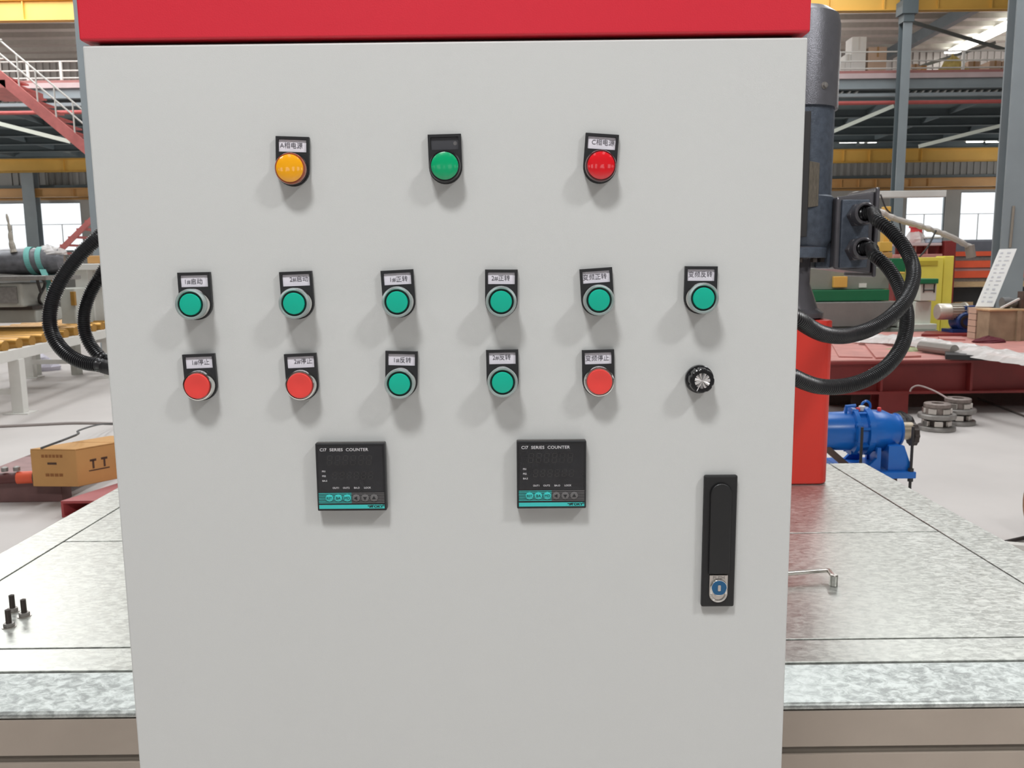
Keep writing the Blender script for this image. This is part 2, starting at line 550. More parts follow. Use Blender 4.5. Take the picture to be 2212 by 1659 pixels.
# purlins under the roof, rafters in depth
ceil = bpy.data.objects['ceiling']
pur = None
for i in range(9):
    y = 27.2 + i * 1.02
    p = MB().box(-25.9, 25.9, y, y + .36, ROOF_Z - .22, ROOF_Z - .001).build('purlin', M_PURLIN, ceil) if pur is None else dup(pur, ceil, Vector((0, i * 1.02, 0)))
    pur = pur or p
xr = at(2060, 30, 30.5).x
for x in (xr - 19, xr - 7.6, xr):
    MB().box(x - .14, x + .14, 19, WALL_Y - .05, ROOF_Z - .62, ROOF_Z - .23).build('rafter', M_BLUEDARK, ceil)

# mezzanine along the back wall
mz = thing('mezzanine_floor', 'steel mezzanine deck', None, (0, MEZ_Y, 6.3), kind='structure')
del mz['label']
DECK = at(1900, 158, MEZ_Y).z
def zz(y, Y, x=1900):
    return at(x, y, Y).z
MB().box(-25.9, 25.9, MEZ_Y, WALL_Y - .06, zz(169, MEZ_Y), DECK).build('deck_slab', M_PINK, mz)
MB().box(-25.9, 25.9, MEZ_Y + .02, MEZ_Y + .08, DECK, zz(152, MEZ_Y)).build('kick_plate', mat('dull_red_kick', (172, 118, 114), .6), mz)
zb0, zb1 = zz(191, MEZ_Y), zz(169.5, MEZ_Y)
MB().box(-25.9, 25.9, MEZ_Y + .08, MEZ_Y + .1, zb0, zb1).box(-25.9, 25.9, MEZ_Y - .02, MEZ_Y + .2, zb0 - .012, zb0 + .012).build('edge_beam', M_BLUEGREY, mz)
zc0, zc1 = zz(208, MEZ_Y), zz(201, MEZ_Y)
MB().box(-25.9, 25.9, MEZ_Y + .02, MEZ_Y + .14, zc0, zc1).build('lower_beam', M_BLUEGREY, mz)
SOF = zc0
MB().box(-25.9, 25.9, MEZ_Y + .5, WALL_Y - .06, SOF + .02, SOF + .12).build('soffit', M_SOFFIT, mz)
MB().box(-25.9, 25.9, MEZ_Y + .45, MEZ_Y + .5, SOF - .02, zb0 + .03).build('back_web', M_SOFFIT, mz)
fl = None
sp = at(1976, 196, MEZ_Y).x - at(1960, 196, MEZ_Y).x
x0f = at(1967, 196, MEZ_Y).x
zf0, zf1 = zc1 + .005, zb0 - .015
for i in list(range(-11, -6)) + list(range(0, 14)) + list(range(-135, -118)):
    x = x0f + i * sp
    if fl is None:
        hw = .045
        fl = MB().hexa([(x - hw, MEZ_Y + .15, zf0 + .02), (x + hw * .4, MEZ_Y + .15, zf0 + .02), (x + hw * 1.4, MEZ_Y + .15, zf1 - .02), (x, MEZ_Y + .15, zf1 - .02)],
                       [(x - hw, MEZ_Y + .4, zf0 + .02), (x + hw * .4, MEZ_Y + .4, zf0 + .02), (x + hw * 1.4, MEZ_Y + .4, zf1 - .02), (x, MEZ_Y + .4, zf1 - .02)]).build('lit_flute', M_WHITE, mz)  # white colour stands for light on the flute ends of the decking
        xb = x
    else:
        dup(fl, mz, Vector((x - xb, 0, 0)))
jo = None
for i, y in enumerate((27.2, 29.0, 30.8, 32.6, 34.4)):
    if jo is None:
        jo = MB().box(-25.9, 25.9, y, y + .05, SOF - .2, SOF + .02).box(-25.9, 25.9, y - .06, y + .11, SOF - .215, SOF - .2).build('joist', M_BLUEDARK, mz)
    else:
        dup(jo, mz, Vector((0, y - 27.2, 0)))
gi = None
for i in range(-8, 9):
    x = i * 2.6 + .9
    if gi is None:
        gi = MB().box(x - .03, x + .03, MEZ_Y + .5, WALL_Y - .06, SOF - .14, SOF + .02).build('cross_joist', M_BLUEDARK, mz)
        xb = x
    else:
        dup(gi, mz, Vector((x - xb, 0, 0)))
# red fire main below the mezzanine
p = at(1900, 222, MEZ_Y - .05)
MB().tube([(-25.8, MEZ_Y - .05, p.z), (25.8, MEZ_Y - .05, p.z)], .055, 10).build('fire_pipe', M_REDPIPE, smooth=True)
tag(bpy.data.objects['fire_pipe'], 'long red water pipe running under the mezzanine edge', 'pipe')

# crane runway beams
def runway(label, y, ztop, zbot, m, pitch, name='crane_beam'):
    t = thing(name, label, 'beam', (0, y, zbot))
    MB().box(-25.8, 25.8, y, y + .03, zbot, ztop).box(-25.8, 25.8, y - .1, y + .13, ztop - .03, ztop).box(-25.8, 25.8, y - .1, y + .13, zbot - .0, zbot + .025).build('girder', m, t)
    st = None
    n = int(36 / pitch)
    for i in range(n):
        x = -18 + i * pitch
        if st is None:
            st = MB().box(x - .012, x + .012, y - .07, y, zbot + .025, ztop - .03).build('stiffener', m, t)
            xb = x
        else:
            dup(st, t, Vector((x - xb, 0, 0)))
    return t
runway('upper yellow crane beam crossing the top edge of the picture', 24.5, zz(-22, 24.5), zz(25, 24.5, 1850), M_YELLOW, 1.5)
runway('middle yellow crane beam below the dark mezzanine soffit', 34.6, zz(322, 34.6), zz(351, 34.6), M_YELLOW, 1.05)
runway('lowest ochre crane beam just above the daylight windows', 35.2, zz(386, 35.2), zz(405, 35.2), M_OCHRE, .72)
S(MB().box(-25.9, 25.9, 35.5, 35.98, zz(384, 35.5), zz(379, 35.5)).build('trim_1', M_BLUEDARK))
S(MB().box(-25.9, 25.9, 35.9, 35.98, zz(411, 35.9), zz(406, 35.9)).build('trim_2', M_OCHRE))

# steel H columns
def h_column(x, y, wd, dp, label, m_front, m_web, z1=ROOF_Z - .63, corbel=None):
    t = thing('steel_column', label, 'column', (x, y, 0))
    t['kind'] = 'structure'
    MB().box(x - wd / 2, x + wd / 2, y, y + .03, 0, z1).build('flange', m_front, t)
    MB().box(x - wd / 2, x + wd / 2, y + dp - .03, y + dp, 0, z1).build('flange', m_web, t)
    MB().box(x - .012, x + .012, y + .03, y + dp - .03, 0, z1).build('web', m_web, t)
    if corbel:
        z = corbel
        MB().box(x - wd * .9, x + wd * .9, y - .1, y + .3, z - .35, z).box(x - wd * .6, x + wd * .6, y - .05, y + .28, z - .55, z - .35).build('corbel', m_web, t)
    return t
h_column(at(1954, 200, 23.9).x, 23.9, .24, .3, 'tall grey steel column in front of the mezzanine with stacked cartons', M_BLUEGREY, M_BLUEDARK, corbel=zz(2, 23.9))  # web and rear flange get a darker colour for their shaded side
h_column(at(2178, 300, 13.5).x + .2, 13.5, .40, .26, 'nearest grey steel column behind the leaning printed board', M_BLUEGREY, M_BLUEGREY)
h_column(at(181, 300, 14).x + .21, 14, .42, .5, 'smooth pale grey column just beside the cabinet edge', M_BLUEGREY, M_BLUEGREY)
h_column(at(64, 450, 35).x, 35, .5, .4, 'blue-grey column between the two bright windows behind the conveyor', M_BLUEGREY, M_BLUEGREY, z1=SOF - .25)
h_column(at(32, 60, 24).x, 24, .24, .5, 'steel column behind the red staircase', M_BLUEDARK, M_BLUEDARK, corbel=zz(118, 24, 40)) if False else None

# braces
def brace(label, a, b, Y, m, th=.07):
    o = MB().bar(at(*a, Y), at(*b, Y + .2), .05, th).build('steel_brace', m)
    return tag(o, label, 'brace', kind='structure')
brace('pale diagonal brace from the tall column down towards the motor', (1790, 288), (1930, 229), 24.3, M_MACHWHITE, .1)
brace('pale diagonal brace beside the nearest column', (1985, 316), (2175, 268), 24.3, M_MACHWHITE, .1)
brace('pale diagonal brace behind the red staircase', (-60, 252), (152, 306), 24.3, M_MACHWHITE, .11)
brace('roof brace falling to the right above the mezzanine', (1958, 44), (2200, 116), 26.2, M_BLUEDARK, .1)
brace('roof brace rising to the right above the mezzanine', (1962, 152), (2150, 92), 26.6, M_BLUEGREY, .09)

# lamps under the mezzanine and over it
def tube_lamp(name, label, xs, y, Y, group):
    for (a, b), label in zip(xs, label):
        p, q = at(a, y, Y), at(b, y, Y)
        zc = (p.z + q.z) / 2
        t = thing(name, label, 'lamp', ((p.x + q.x) / 2, Y, zc), group)
        MB().box(p.x, q.x, Y - .08, Y + .08, zc - .02, zc + .05).build('lamp_housing', M_WHITE, t)
        MB().tube([(p.x + .03, Y - .04, zc - .045), (q.x - .03, Y - .04, zc - .045)], .03, 8).build('lamp_tube', M_LAMP, t, smooth=True)
        for x in (p.x + .2, q.x - .2):
            MB().box(x - .01, x + .01, Y - .01, Y + .01, zc + .05, SOF + .03).build('hanger', M_WHITE, t)
tube_lamp('fluorescent_lamp', ('fluorescent lamp nearer the grey motor, left of a pair under the mezzanine', 'fluorescent lamp nearer the tall column, right of a pair under the mezzanine'), ((1811, 1851), (1855, 1894)), 305, 33.6, 'lamps between motor and tall column')
tube_lamp('fluorescent_lamp', ('fluorescent lamp a little away from the nearest column, left of a pair', 'fluorescent lamp touching the nearest column, right of a pair'), ((2085, 2124), (2127, 2166)), 304, 33.6, 'lamps by the nearest column')
tube_lamp('fluorescent_lamp', ('fluorescent lamp below the red staircase, left of a pair', 'fluorescent lamp below the red staircase, right of a pair beside the cabinet'), ((82, 120), (124, 164)), 322, 33.6, 'lamps below the red staircase')
p, q = at(2200, 36, 31.0), at(2075, 84, 35.3)
t = thing('ceiling_lamp', 'long glowing lamp strip under the roof sheets above the mezzanine', 'lamp', (p.x, p.y, ROOF_Z - .4))
MB().box(p.x - .12, p.x + .12, 27.3, 35.5, ROOF_Z - .36, ROOF_Z - .24).build('lamp_housing', M_WHITE, t)
MB().box(p.x - .3, p.x + .3, 27.3, 35.5, ROOF_Z - .42, ROOF_Z - .36).build('diffuser', mat('lit_diffuser', (255, 253, 246), .4, vary=0, emit=14), t)

# railing on the mezzanine
rl = thing('mezzanine_railing', 'thin white tube railing along the mezzanine edge', 'railing', (0, MEZ_Y + .2, DECK))
for y in (112, 132, 148):
    z = zz(y, MEZ_Y + .2)
    MB().tube([(-25.5, MEZ_Y + .2, z), (25.5, MEZ_Y + .2, z)], .022, 8).build('rail', M_WHITE, rl)
ps = None
for x in (1813, 2081, 1965, 58, 130, 2230, -40):
    X = at(x, 130, MEZ_Y + .2).x
    if ps is None:
        ps = MB().box(X - .035, X + .035, MEZ_Y + .17, MEZ_Y + .23, DECK, zz(112, MEZ_Y + .2)).build('post', M_WHITE, rl)
        xb = X
    else:
        dup(ps, rl, Vector((X - xb, 0, 0)))

# goods stored on the mezzanine
def block(name, label, cat, px0, px1, py0, Y, depth, m, group=None, z0=DECK, bev=.02, lid=None):
    a, b = at(px0, py0, Y), at(px1, py0, Y)
    zt = (a.z + b.z) / 2
    t = thing(name, label, cat, ((a.x + b.x) / 2, Y + depth / 2, z0), group)
    MB().box(a.x, b.x, Y, Y + depth, z0, zt).build('body', m, t, bevel=bev)
    if lid:
        MB().box(a.x + .02, b.x - .02, Y + depth * .46, Y + depth * .54, zt - .001, zt + .006).box((a.x + b.x) / 2 - .03, (a.x + b.x) / 2 + .03, Y - .006, Y, zt - .3 * (zt - z0), zt).build('tape', lid, t)
    return t
TAPE = mat('brown_tape', (176, 140, 100), .4)
block('foam_box', 'tall white foam box stack on the mezzanine', 'box', 1841, 1873, 79, 26.0, .5, M_WHITEFOAM, lid=M_WHITE)
block('foam_box', 'low white foam box at the left end of the stepped pile', 'box', 1796, 1826, 134, 26.0, .5, M_WHITEFOAM, lid=M_WHITE)
block('foam_box', 'middle white foam box beside the tallest foam box', 'box', 1827, 1839, 117, 26.0, .5, M_WHITEFOAM, lid=M_WHITE)
block('carton', 'tall pale carton on the mezzanine beside the white foam boxes', 'carton', 1877, 1917, 101, 26.0, .6, M_CARTON2, lid=TAPE)
block('carton', 'small pale carton at the foot of the tall column', 'carton', 1970, 1986, 138, 26.0, .5, M_CARTON2, lid=TAPE)
block('carton', 'small orange brown carton beside the yellow tarp heap', 'carton', 1990, 2003, 141, 25.4, .25, M_CARTON, lid=TAPE)
block('carton', 'brown carton just behind the mezzanine railing post', 'carton', 2092, 2118, 132, 27.0, .5, M_CARTON2, lid=TAPE)
block('carton', 'wide brown carton next to the nearest column on the mezzanine', 'carton', 2138, 2164, 131, 26.3, .6, M_CARTON2, lid=TAPE)
block('carton', 'brown carton half hidden by the nearest column on the mezzanine', 'carton', 2166, 2200, 131, 26.3, .6, M_CARTON2, lid=TAPE)
def heap(name, label, cat, c, rx, ry, h, m, seed=1, n=16, k=7, pow_=.8, parent=None):
    """draped or crumpled pile with folds"""
    rnd = random.Random(seed)
    vs, fs = [], []
    for i in range(k + 1):
        t = i / k
        for j in range(n):
            a = 2 * math.pi * j / n
            r = (1 - t ** pow_ * .98) * (1 + .16 * math.sin(3 * a + seed + 2 * t) + rnd.uniform(-.09, .09))
            vs.append((c[0] + rx * r * math.cos(a), c[1] + ry * r * math.sin(a), c[2] + h * t * (1 + rnd.uniform(-.1, .1) * (t > 0))))
    for i in range(k):
        for j in range(n):
            a0, a1 = i * n + j, i * n + (j + 1) % n
            fs.append((a0, a1, a1 + n, a0 + n))
    fs.append(tuple(range(n))[::-1])
    fs.append(tuple(k * n + j for j in range(n)))
    mb = MB()
    mb.add(vs, fs)
    o = mb.build(name, m, parent, smooth=False)
    if parent is None:
        tag(o, label, cat)
    return o
c = at(2045, 154, 26.3)
heap('tarp_heap', 'heap of goods under a yellow tarp on the mezzanine', 'tarp', (c.x + .1, 26.2, DECK), .62, .5, at(2045, 120, 26.2).z - DECK, M_TARP, 3, 18, 8, 1.3)
c = at(1928, 154, 26.1)
heap('plastic_bag', 'crumpled pale plastic bag beside the tall carton', 'bag', (c.x, 26.3, DECK), .16, .2, .33, mat('cloudy_plastic', (196, 188, 186), .35), 5, 14, 6, 2.0)

# staircase on the far left
st = thing('steel_staircase', 'faded red steel staircase with thin white handrails', 'staircase', at(100, 400, 21.5))
def flight(pts, Y, dz, hand, n):
    a, b = at(*pts[0], Y), at(*pts[1], Y)
    MB().hexa([a + Vector((0, 0, dz)), b + Vector((0, 0, dz)), b, a], [v + Vector((0, .06, 0)) for v in (a + Vector((0, 0, dz)), b + Vector((0, 0, dz)), b, a)]).build('stringer', M_STAIR, st)
    tr = None
    for i in range(n):
        p = a.lerp(b, (i + .5) / n)
        if tr is None:
            tr = MB().box(p.x - .16, p.x + .16, p.y + .06, p.y + 1.0, p.z + dz * .5 - .02, p.z + dz * .5 + .02).build('tread', M_STAIR, st)
            p0 = p
        else:
            dup(tr, st, p - p0)
    if hand:
        for k in (.55, 1.0):
            MB().tube([a + Vector((0, .03, dz + hand * k)), b + Vector((0, .03, dz + hand * k))], .022, 8).build('handrail', M_WHITE, st)
        for i in range(6):
            p = a.lerp(b, (i + .3) / 6)
            MB().tube([p + Vector((0, .03, dz * .6)), p + Vector((0, .03, dz + hand))], .02, 8).build('baluster', M_WHITE, st)
flight(((-10, 172), (230, 372)), 21.5, .34, .75, 12)
flight(((96, 580), (240, 440)), 20.5, .16, 0, 8)
a, b = at(-80, 186, 21.5), at(12, 186, 21.5)
MB().box(a.x, b.x, 21.5, 23.2, a.z - .05, a.z + .14).build('landing', M_STAIR, st)
for k in (.5, .95):
    MB().tube([(a.x, 21.52, a.z + .14 + k), (b.x, 21.52, a.z + .14 + k)], .022, 8).build('handrail', M_WHITE, st)

# ================================================================== CONTROL CABINET
DY = .84                       # front face of the door
XL, XR = -.410, .289
ZT = 1.6665
cab = thing('control_cabinet', 'tall light grey control cabinet with red top and rows of push buttons', 'cabinet', (-.06, .98, 0))
MB().box(XL + .004, XR - .004, DY + .022, 1.13, .0, ZT + .002).build('body', M_PANEL, cab, bevel=.003)
door = MB().box(XL, XR, DY, DY + .02, .06, ZT).build('door', M_PANEL, cab, bevel=.0022, seg=3)
MB().box(XL - .001, XR + .001, DY - .003, 1.14, ZT + .0035, ZT + .19).build('top_cover', M_CAP, cab, bevel=.0022, seg=3, label='red top cover')
MB().box(XL + .012, XR - .012, DY + .012, 1.12, ZT - .004, ZT + .01).build('gap_seal', M_BLACK, cab)

def frame(px, py, rot=0.0, Y=DY):
    """matrix on the door: x right, y into the door, z up; rot = clockwise in the picture, beyond the picture's own roll"""
    return Matrix.Translation(at(px, py, Y)) @ Matrix.Rotation(R(rot), 4, 'Y')

def legend(M, parent, s, paper=True, shift=0.0):
    """black legend plate with label window; M at the centre of the button hole"""
    hw, top, r = .0162, .0312, .0162
    outer = [(-hw, top), (hw, top)] + [(r * math.cos(R(a)), r * math.sin(R(a))) for a in range(0, -181, -12)]
    wx, wz0, wz1 = .0136, .0165, .0285
    T = .0042
    mb = MB(M)
    # slab below the window, frame bars round it, back sheet behind it
    low = [(-hw, wz0), (hw, wz0)] + [(r * math.cos(R(a)), r * math.sin(R(a))) for a in range(0, -181, -12)]
    mb.prism_y(low, -T, -.0001)
    mb.box(-hw, hw, -T, -.0001, wz1, top)
    mb.box(-hw, -wx, -T, -.0001, wz0, wz1).box(wx, hw, -T, -.0001, wz0, wz1)
    mb.box(-wx, wx, -.0022, -.0001, wz0, wz1)
    lp = mb.build('legend_plate', M_BLACK, parent)
    if paper:
        MB(M).box(-wx + .0002 + shift, wx - .0002 + shift * .2, -.0027, -.0023, wz0 + .0003, wz1 - .0003).build('label_card', M_PAPER, parent)
    else:
        MB(M).box(-wx + .0002, wx - .0002, -.0025, -.0023, wz0 + .0003, wz1 - .0003).build('label_window', mat('dark_clear_window', (70, 70, 74), .3), parent)
        MB(M).lathe([(.0019, -.0026), (.0019, -.0024)], 'y', (.0103, 0, .0225), 16).build('window_spot', M_GREYPRINT, parent)
    return (wx, (wz0 + wz1) / 2)

def lettering(M, parent, s, dx=0.0, dz=0.0, size=.0062):
    text('lettering', s, size, M @ Matrix.Translation((dx, -.0029, .0225 + dz)), M_INK, parent, bold=-.00006, sx=.98, depth=.0001)

def small_part(prof, M, name, m, parent, seg=40, ring=False):
    return MB(M).lathe(prof, 'y', (0, 0, 0), seg, ring=ring).build(name, m, parent, smooth=True)

def push_button(px, py, rot, s, colour, label, dx=0, dz=0):
    """px, py: middle of the hole in the door plane"""
    M = frame(px, py, rot)
    if colour == 'green':
        b = small_part([(.0001, -.004), (.0150, -.004), (.0153, -.0055), (.0150, -.011), (.0146, -.0125), (.0110, -.0128), (.0001, -.0128)], M, 'push_button', M_CHROME, cab)
        # clear guard ring round the cap
        small_part([(.0124, -.0120), (.0148, -.0120), (.0153, -.0150), (.0152, -.0182), (.0147, -.0193), (.0132, -.0194), (.0124, -.0184)], M, 'guard_ring', M_CLEARRING, b, ring=True)
        small_part([(.0001, -.0128), (.0126, -.0128), (.0126, -.0168), (.0001, -.0168)], M, 'dark_ring', M_DARKRING, b)
        small_part([(.0001, -.0167), (.0106, -.0167), (.0106, -.0186), (.0101, -.0193), (.0060, -.0197), (.0001, -.0198)], M, 'button_cap', M_GREENCAP, b)
    else:
        b = small_part([(.0001, -.004), (.0150, -.004), (.0155, -.006), (.0153, -.011), (.0147, -.0135), (.0138, -.0138), (.0134, -.012), (.0001, -.012)], M, 'push_button', M_CHROME, cab)
        small_part([(.0001, -.0119), (.0127, -.0119), (.0127, -.0148), (.0122, -.0156), (.0112, -.0157), (.0060, -.0149), (.0001, -.0146)], M, 'button_cap', M_REDCAP, b)
    b['label'] = label
    legend(M, b, s)
    lettering(M, b, s, dx, dz)
    return b

def indicator(px, py, rot, s, lens, ring, label, dx=0, dz=0):
    M = frame(px, py, rot)
    b = small_part([(.0001, -.004), (.0156, -.004), (.0157, -.0075), (.0152, -.0082), (.0001, -.0082)], M, 'indicator_lamp', M_BLACKGLOSS, cab)
    small_part([(.0001, -.0081), (.0150, -.0081), (.0152, -.0100), (.0150, -.0128), (.0144, -.0140), (.0132, -.0142), (.0001, -.0142)], M, 'lens_ring', ring, b)
    small_part([(.0001, -.0140), (.0131, -.0140), (.0131, -.0146), (.0118, -.0152), (.0092, -.0159), (.0050, -.0165), (.0001, -.0167)], M, 'lens', lens, b)
    b['label'] = label
    legend(M, b, s, paper=s is not None)
    if s:
        lettering(M, b, s, dx, dz)
    return b

indicator(634, 367, 2.4, 'A相电源', M_AMBER, M_AMBERRING, 'amber indicator lamp', -.0012, 0)
indicator(963, 362, -1.0, None, M_GREENLENS, M_BLACKGLOSS, 'green indicator lamp with an empty label window')
indicator(1295, 361, 4.4, 'C相电源', M_REDLENS, M_REDRING, 'red indicator lamp', .0014, .0004)
G, D_ = 'green', 'red'
push_button(426, 656, -.6, '1#启动', G, 'green push button marked 1#启动', -.0012, -.0006)
push_button(645, 654, -1.6, '2#启动', G, 'green push button marked 2#启动', .0028, .0008)
push_button(863, 651, -2.4, '1#正转', G, 'green push button marked 1#正转', .001, -.0006)
push_button(1083, 650, .8, '2#正转', G, 'green push button marked 2#正转', -.0006, 0)
push_button(1290, 647, -3.4, '变频正转', G, 'green push button marked 变频正转', -.0014, 0)
push_button(1511, 643, 1.0, '变频反转', G, 'green push button marked 变频反转', -.0006, .0004)
push_button(437, 830, -1.6, '1#停止', D_, 'red push button marked 1#停止', .0012, 0)
push_button(655, 829, -1.8, '2#停止', D_, 'red push button marked 2#停止', .0024, .0006)
push_button(868, 824, 2.0, '1#反转', G, 'green push button marked 1#反转', .0006, -.0006)
push_button(1086, 821, -.4, '2#反转', G, 'green push button marked 2#反转', -.0006, .0008)
push_button(1292, 821, -1.0, '变频停止', D_, 'red push button marked 变频停止', -.0008, 0)

# speed knob
M = frame(1509, 818, 28)
def scallop(a, k):
    return 1 - (.075 * max(0, math.cos(8 * a)) ** 3)
kb = MB(M).lathe([(.0001, -.0005), (.0140, -.0005), (.0145, -.002), (.0143, -.005), (.0128, -.006)], 'y', (0, 0, 0), 48).build('speed_knob', M_BLACKGLOSS, cab, smooth=True, label='black fluted speed knob with metal disc')
MB(M).lathe([(.0001, -.0055), (.0128, -.0055), (.0126, -.014), (.0122, -.0162), (.0112, -.017), (.0001, -.017)], 'y', (0, 0, 0), 96, wob=scallop).build('fluted_grip', M_BLACKGLOSS, kb, smooth=True)
nw = 22
dv_ = [(0, -.0175, 0)] + [(.0078 * math.cos(2 * math.pi * i / nw), -.0174 + (.0007 if i % 2 else -.0004), .0078 * math.sin(2 * math.pi * i / nw)) for i in range(nw)]
dv_ += [(.0078 * math.cos(2 * math.pi * i / nw), -.0166, .0078 * math.sin(2 * math.pi * i / nw)) for i in range(nw)]
df_ = [(0, 1 + i, 1 + (i + 1) % nw) for i in range(nw)] + [(1 + i, 1 + nw + i, 1 + nw + (i + 1) % nw, 1 + (i + 1) % nw) for i in range(nw)]
MB(M).add(dv_, df_).build('metal_disc', M_ALU, kb)
MB(M).box(-.0004, .0004, -.0173, -.0168, -.0112, -.0079).build('pointer_line', M_WHITEPRINT, kb)

# counters
def counter(px, py, rot, label):
    """px, py: middle of the unit in the door plane"""
    M = frame(px, py, rot)
    h = .0355
    c = MB(M).box(-h, h, -.0095, -.0002, -h, h).build('panel_counter', M_BLACK, cab, bevel=.0012)
    c['label'] = label
    f = h - .0016
    MB(M).box(-f, f, -.0101, -.0094, -f, f).build('face_plate', M_FACE, c)
    MB(M).box(-h + .001, h - .001, -.0066, -.006, h - .0002, h + .0006).build('seal_strip', M_CASTIRON, c)
    F = M @ Matrix.Translation((0, -.0103, 0))
    def pt(u, v):       # u, v 0..1 from the top left corner of the face
        return (-f + 2 * f * u, f - 2 * f * v)
    def tx(s, u, v, size, m=M_WHITEPRINT, al='LEFT', bold=.0, sx=1.0, sp=1.0, nm='lettering'):
        x, z = pt(u, v)
        return text(nm, s, size, F @ Matrix.Translation((x, 0, z)), m, c, al, bold, sx, .00008, sp)
    tx('CI7  SERIES  COUNTER', .045, .075, .0043, bold=.00006, sx=1.08, sp=1.06)
    for s, v in (('PS1', .405), ('PS2', .478), ('BA.S', .551)):
        tx(s, .068, v, .0024, bold=.00004, sx=1.1)
    for s, u in (('OUT1', .27), ('OUT2', .425), ('BA.O', .585), ('LOCK', .745)):
        tx(s, u, .662, .0025, al='CENTER', bold=.00004, sx=1.05)
    # dim seven segment digits
    def digit(u, v, wd, ht):
        mb = MB(M)
        x, z = pt(u, v)
        t, s = .00055, .0012
        hh = ht / 2
        def q(x0, z0, x1, z1):
            k = .12
            P = [(x + x0 + k * z0, z + z0), (x + x1 + k * z0, z + z0), (x + x1 + k * z1, z + z1), (x + x0 + k * z1, z + z1)]
            mb.prism_y(P, -.01025, -.0100)
        for zc in (hh - t, -t / 2 * 0, -hh + t):
            q(-wd / 2 + s * .4, zc - t / 2, wd / 2 - s * .4, zc + t / 2)
        for sx_ in (-1, 1):
            for a, b in ((t, hh - t * 1.6), (-hh + t * 1.6, -t)):
                q(sx_ * wd / 2 - t / 2, a, sx_ * wd / 2 + t / 2, b)
        return mb.build('display_digit', M_SEG, c)
    for i in range(6):
        digit(.19 + i * .118, .235, .0045, .0105)
    for i in range(6):
        digit(.26 + i * .108, .47, .0040, .0082)
    # striped band, keys
    for i in range(7):
        v = .745 + i * .0245
        x0, z0 = pt(.005, v)
        x1, z1 = pt(.5, v)
        x2, _ = pt(.995, v)
        MB(M).box(x0, x1, -.01025, -.0100, z0 - .00035, z0 + .00035).build('teal_stripe', M_TEAL, c)
        MB(M).box(x1, x2, -.01025, -.0100, z0 - .00035, z0 + .00035).build('grey_stripe', M_GREYPRINT, c)
    for i in range(6):
        x, z = pt(.165 + i * .135, .818)
        m = M_TEAL if i < 3 else M_GREYPRINT
        MB(M).lathe([(.0001, -.0100), (.0039, -.0100), (.0038, -.0108), (.0030, -.0111), (.0001, -.0112)], 'y', (x, 0, z), 28).build('key', m, c, smooth=True)
        K = M @ Matrix.Translation((x, -.0113, z))
        if i < 3:
            text('key_lettering', ('RST', 'BA', 'MD')[i], (.0033, .0039, .0039)[i], K, M_DARKRING, c, depth=.00006)
        else:
            a0 = {3: 180, 4: 270, 5: 90}[i]
            MB(K).prism_y([(.0023 * math.cos(R(a0 + d)), .0023 * math.sin(R(a0 + d))) for d in (0, 120, 240)], -.0001, .0002).build('key_arrow', M_BLACK, c)
    x0, z0 = pt(.005, .985)
    x1, z1 = pt(.995, .925)
    MB(M).box(x0, x1, -.01025, -.0100, z0, z1).build('teal_bar', M_TEAL, c)
    x, z = pt(.905, .955)
    text('maker_lettering', 'TOKY', .0036, F @ Matrix.Translation((x - .0015, 0, z)), M_DARKRING, c, bold=.00014, sx=1.25, depth=.00008)
    text('registered_mark', '®', .0024, F @ Matrix.Translation((x + .0052, 0, z + .001)), M_DARKRING, c, depth=.00008)
    # logo: two slanted strokes
    xl, zl = pt(.765, .955)
    mb = MB(F)
    for k in (0, 1):
        o = k * .0013
        mb.prism_y([(xl + o - .0004, zl - .0011), (xl + o + .0004, zl - .0011), (xl + o + .0026, zl + .0012), (xl + o + .0014, zl + .0012)], -.0001, .0001)
    mb.prism_y([(xl - .0018, zl + .0012), (xl - .0016, zl + .0004), (xl + .001, zl + .0004), (xl + .0016, zl + .0012)], -.0001, .0001)
    mb.build('maker_logo', M_DARKRING, c)
    # crinkled protective film over the display
    n = 14
    rnd = random.Random(px)
    vs, fs_ = [], []
    for i in range(n + 1):
        for j in range(n + 1):
            x, z = pt(.02 + .96 * i / n, .02 + .70 * j / n)
            vs.append((x, -.0108 - rnd.random() * .0005, z))
    for i in range(n):
        for j in range(n):
            a = i * (n + 1) + j
            fs_.append((a, a + 1, a + n + 2, a + n + 1))
    mb = MB(M)
    mb.add(vs, fs_)
    mb.build('protective_film', M_FACEFILM, c, smooth=False)
counter(762, 1026, .2, 'counter farther from the door lock')
counter(1190.5, 1021, .2, 'counter nearer the door lock')

# door lock
p = (at(1518.5, 1025, DY) + at(1588, 1024, DY) + at(1514, 1306, DY) + at(1584, 1306, DY)) / 4
M = Matrix.Translation(p) @ Matrix.Rotation(R(.25), 4, 'Y')
hw, hh = .0172, .0708
lk = MB(M).box(-hw, hw, -.006, -.0002, -hh, hh).build('door_lock', M_LOCK, cab, bevel=.0018, label='black swing handle door lock')
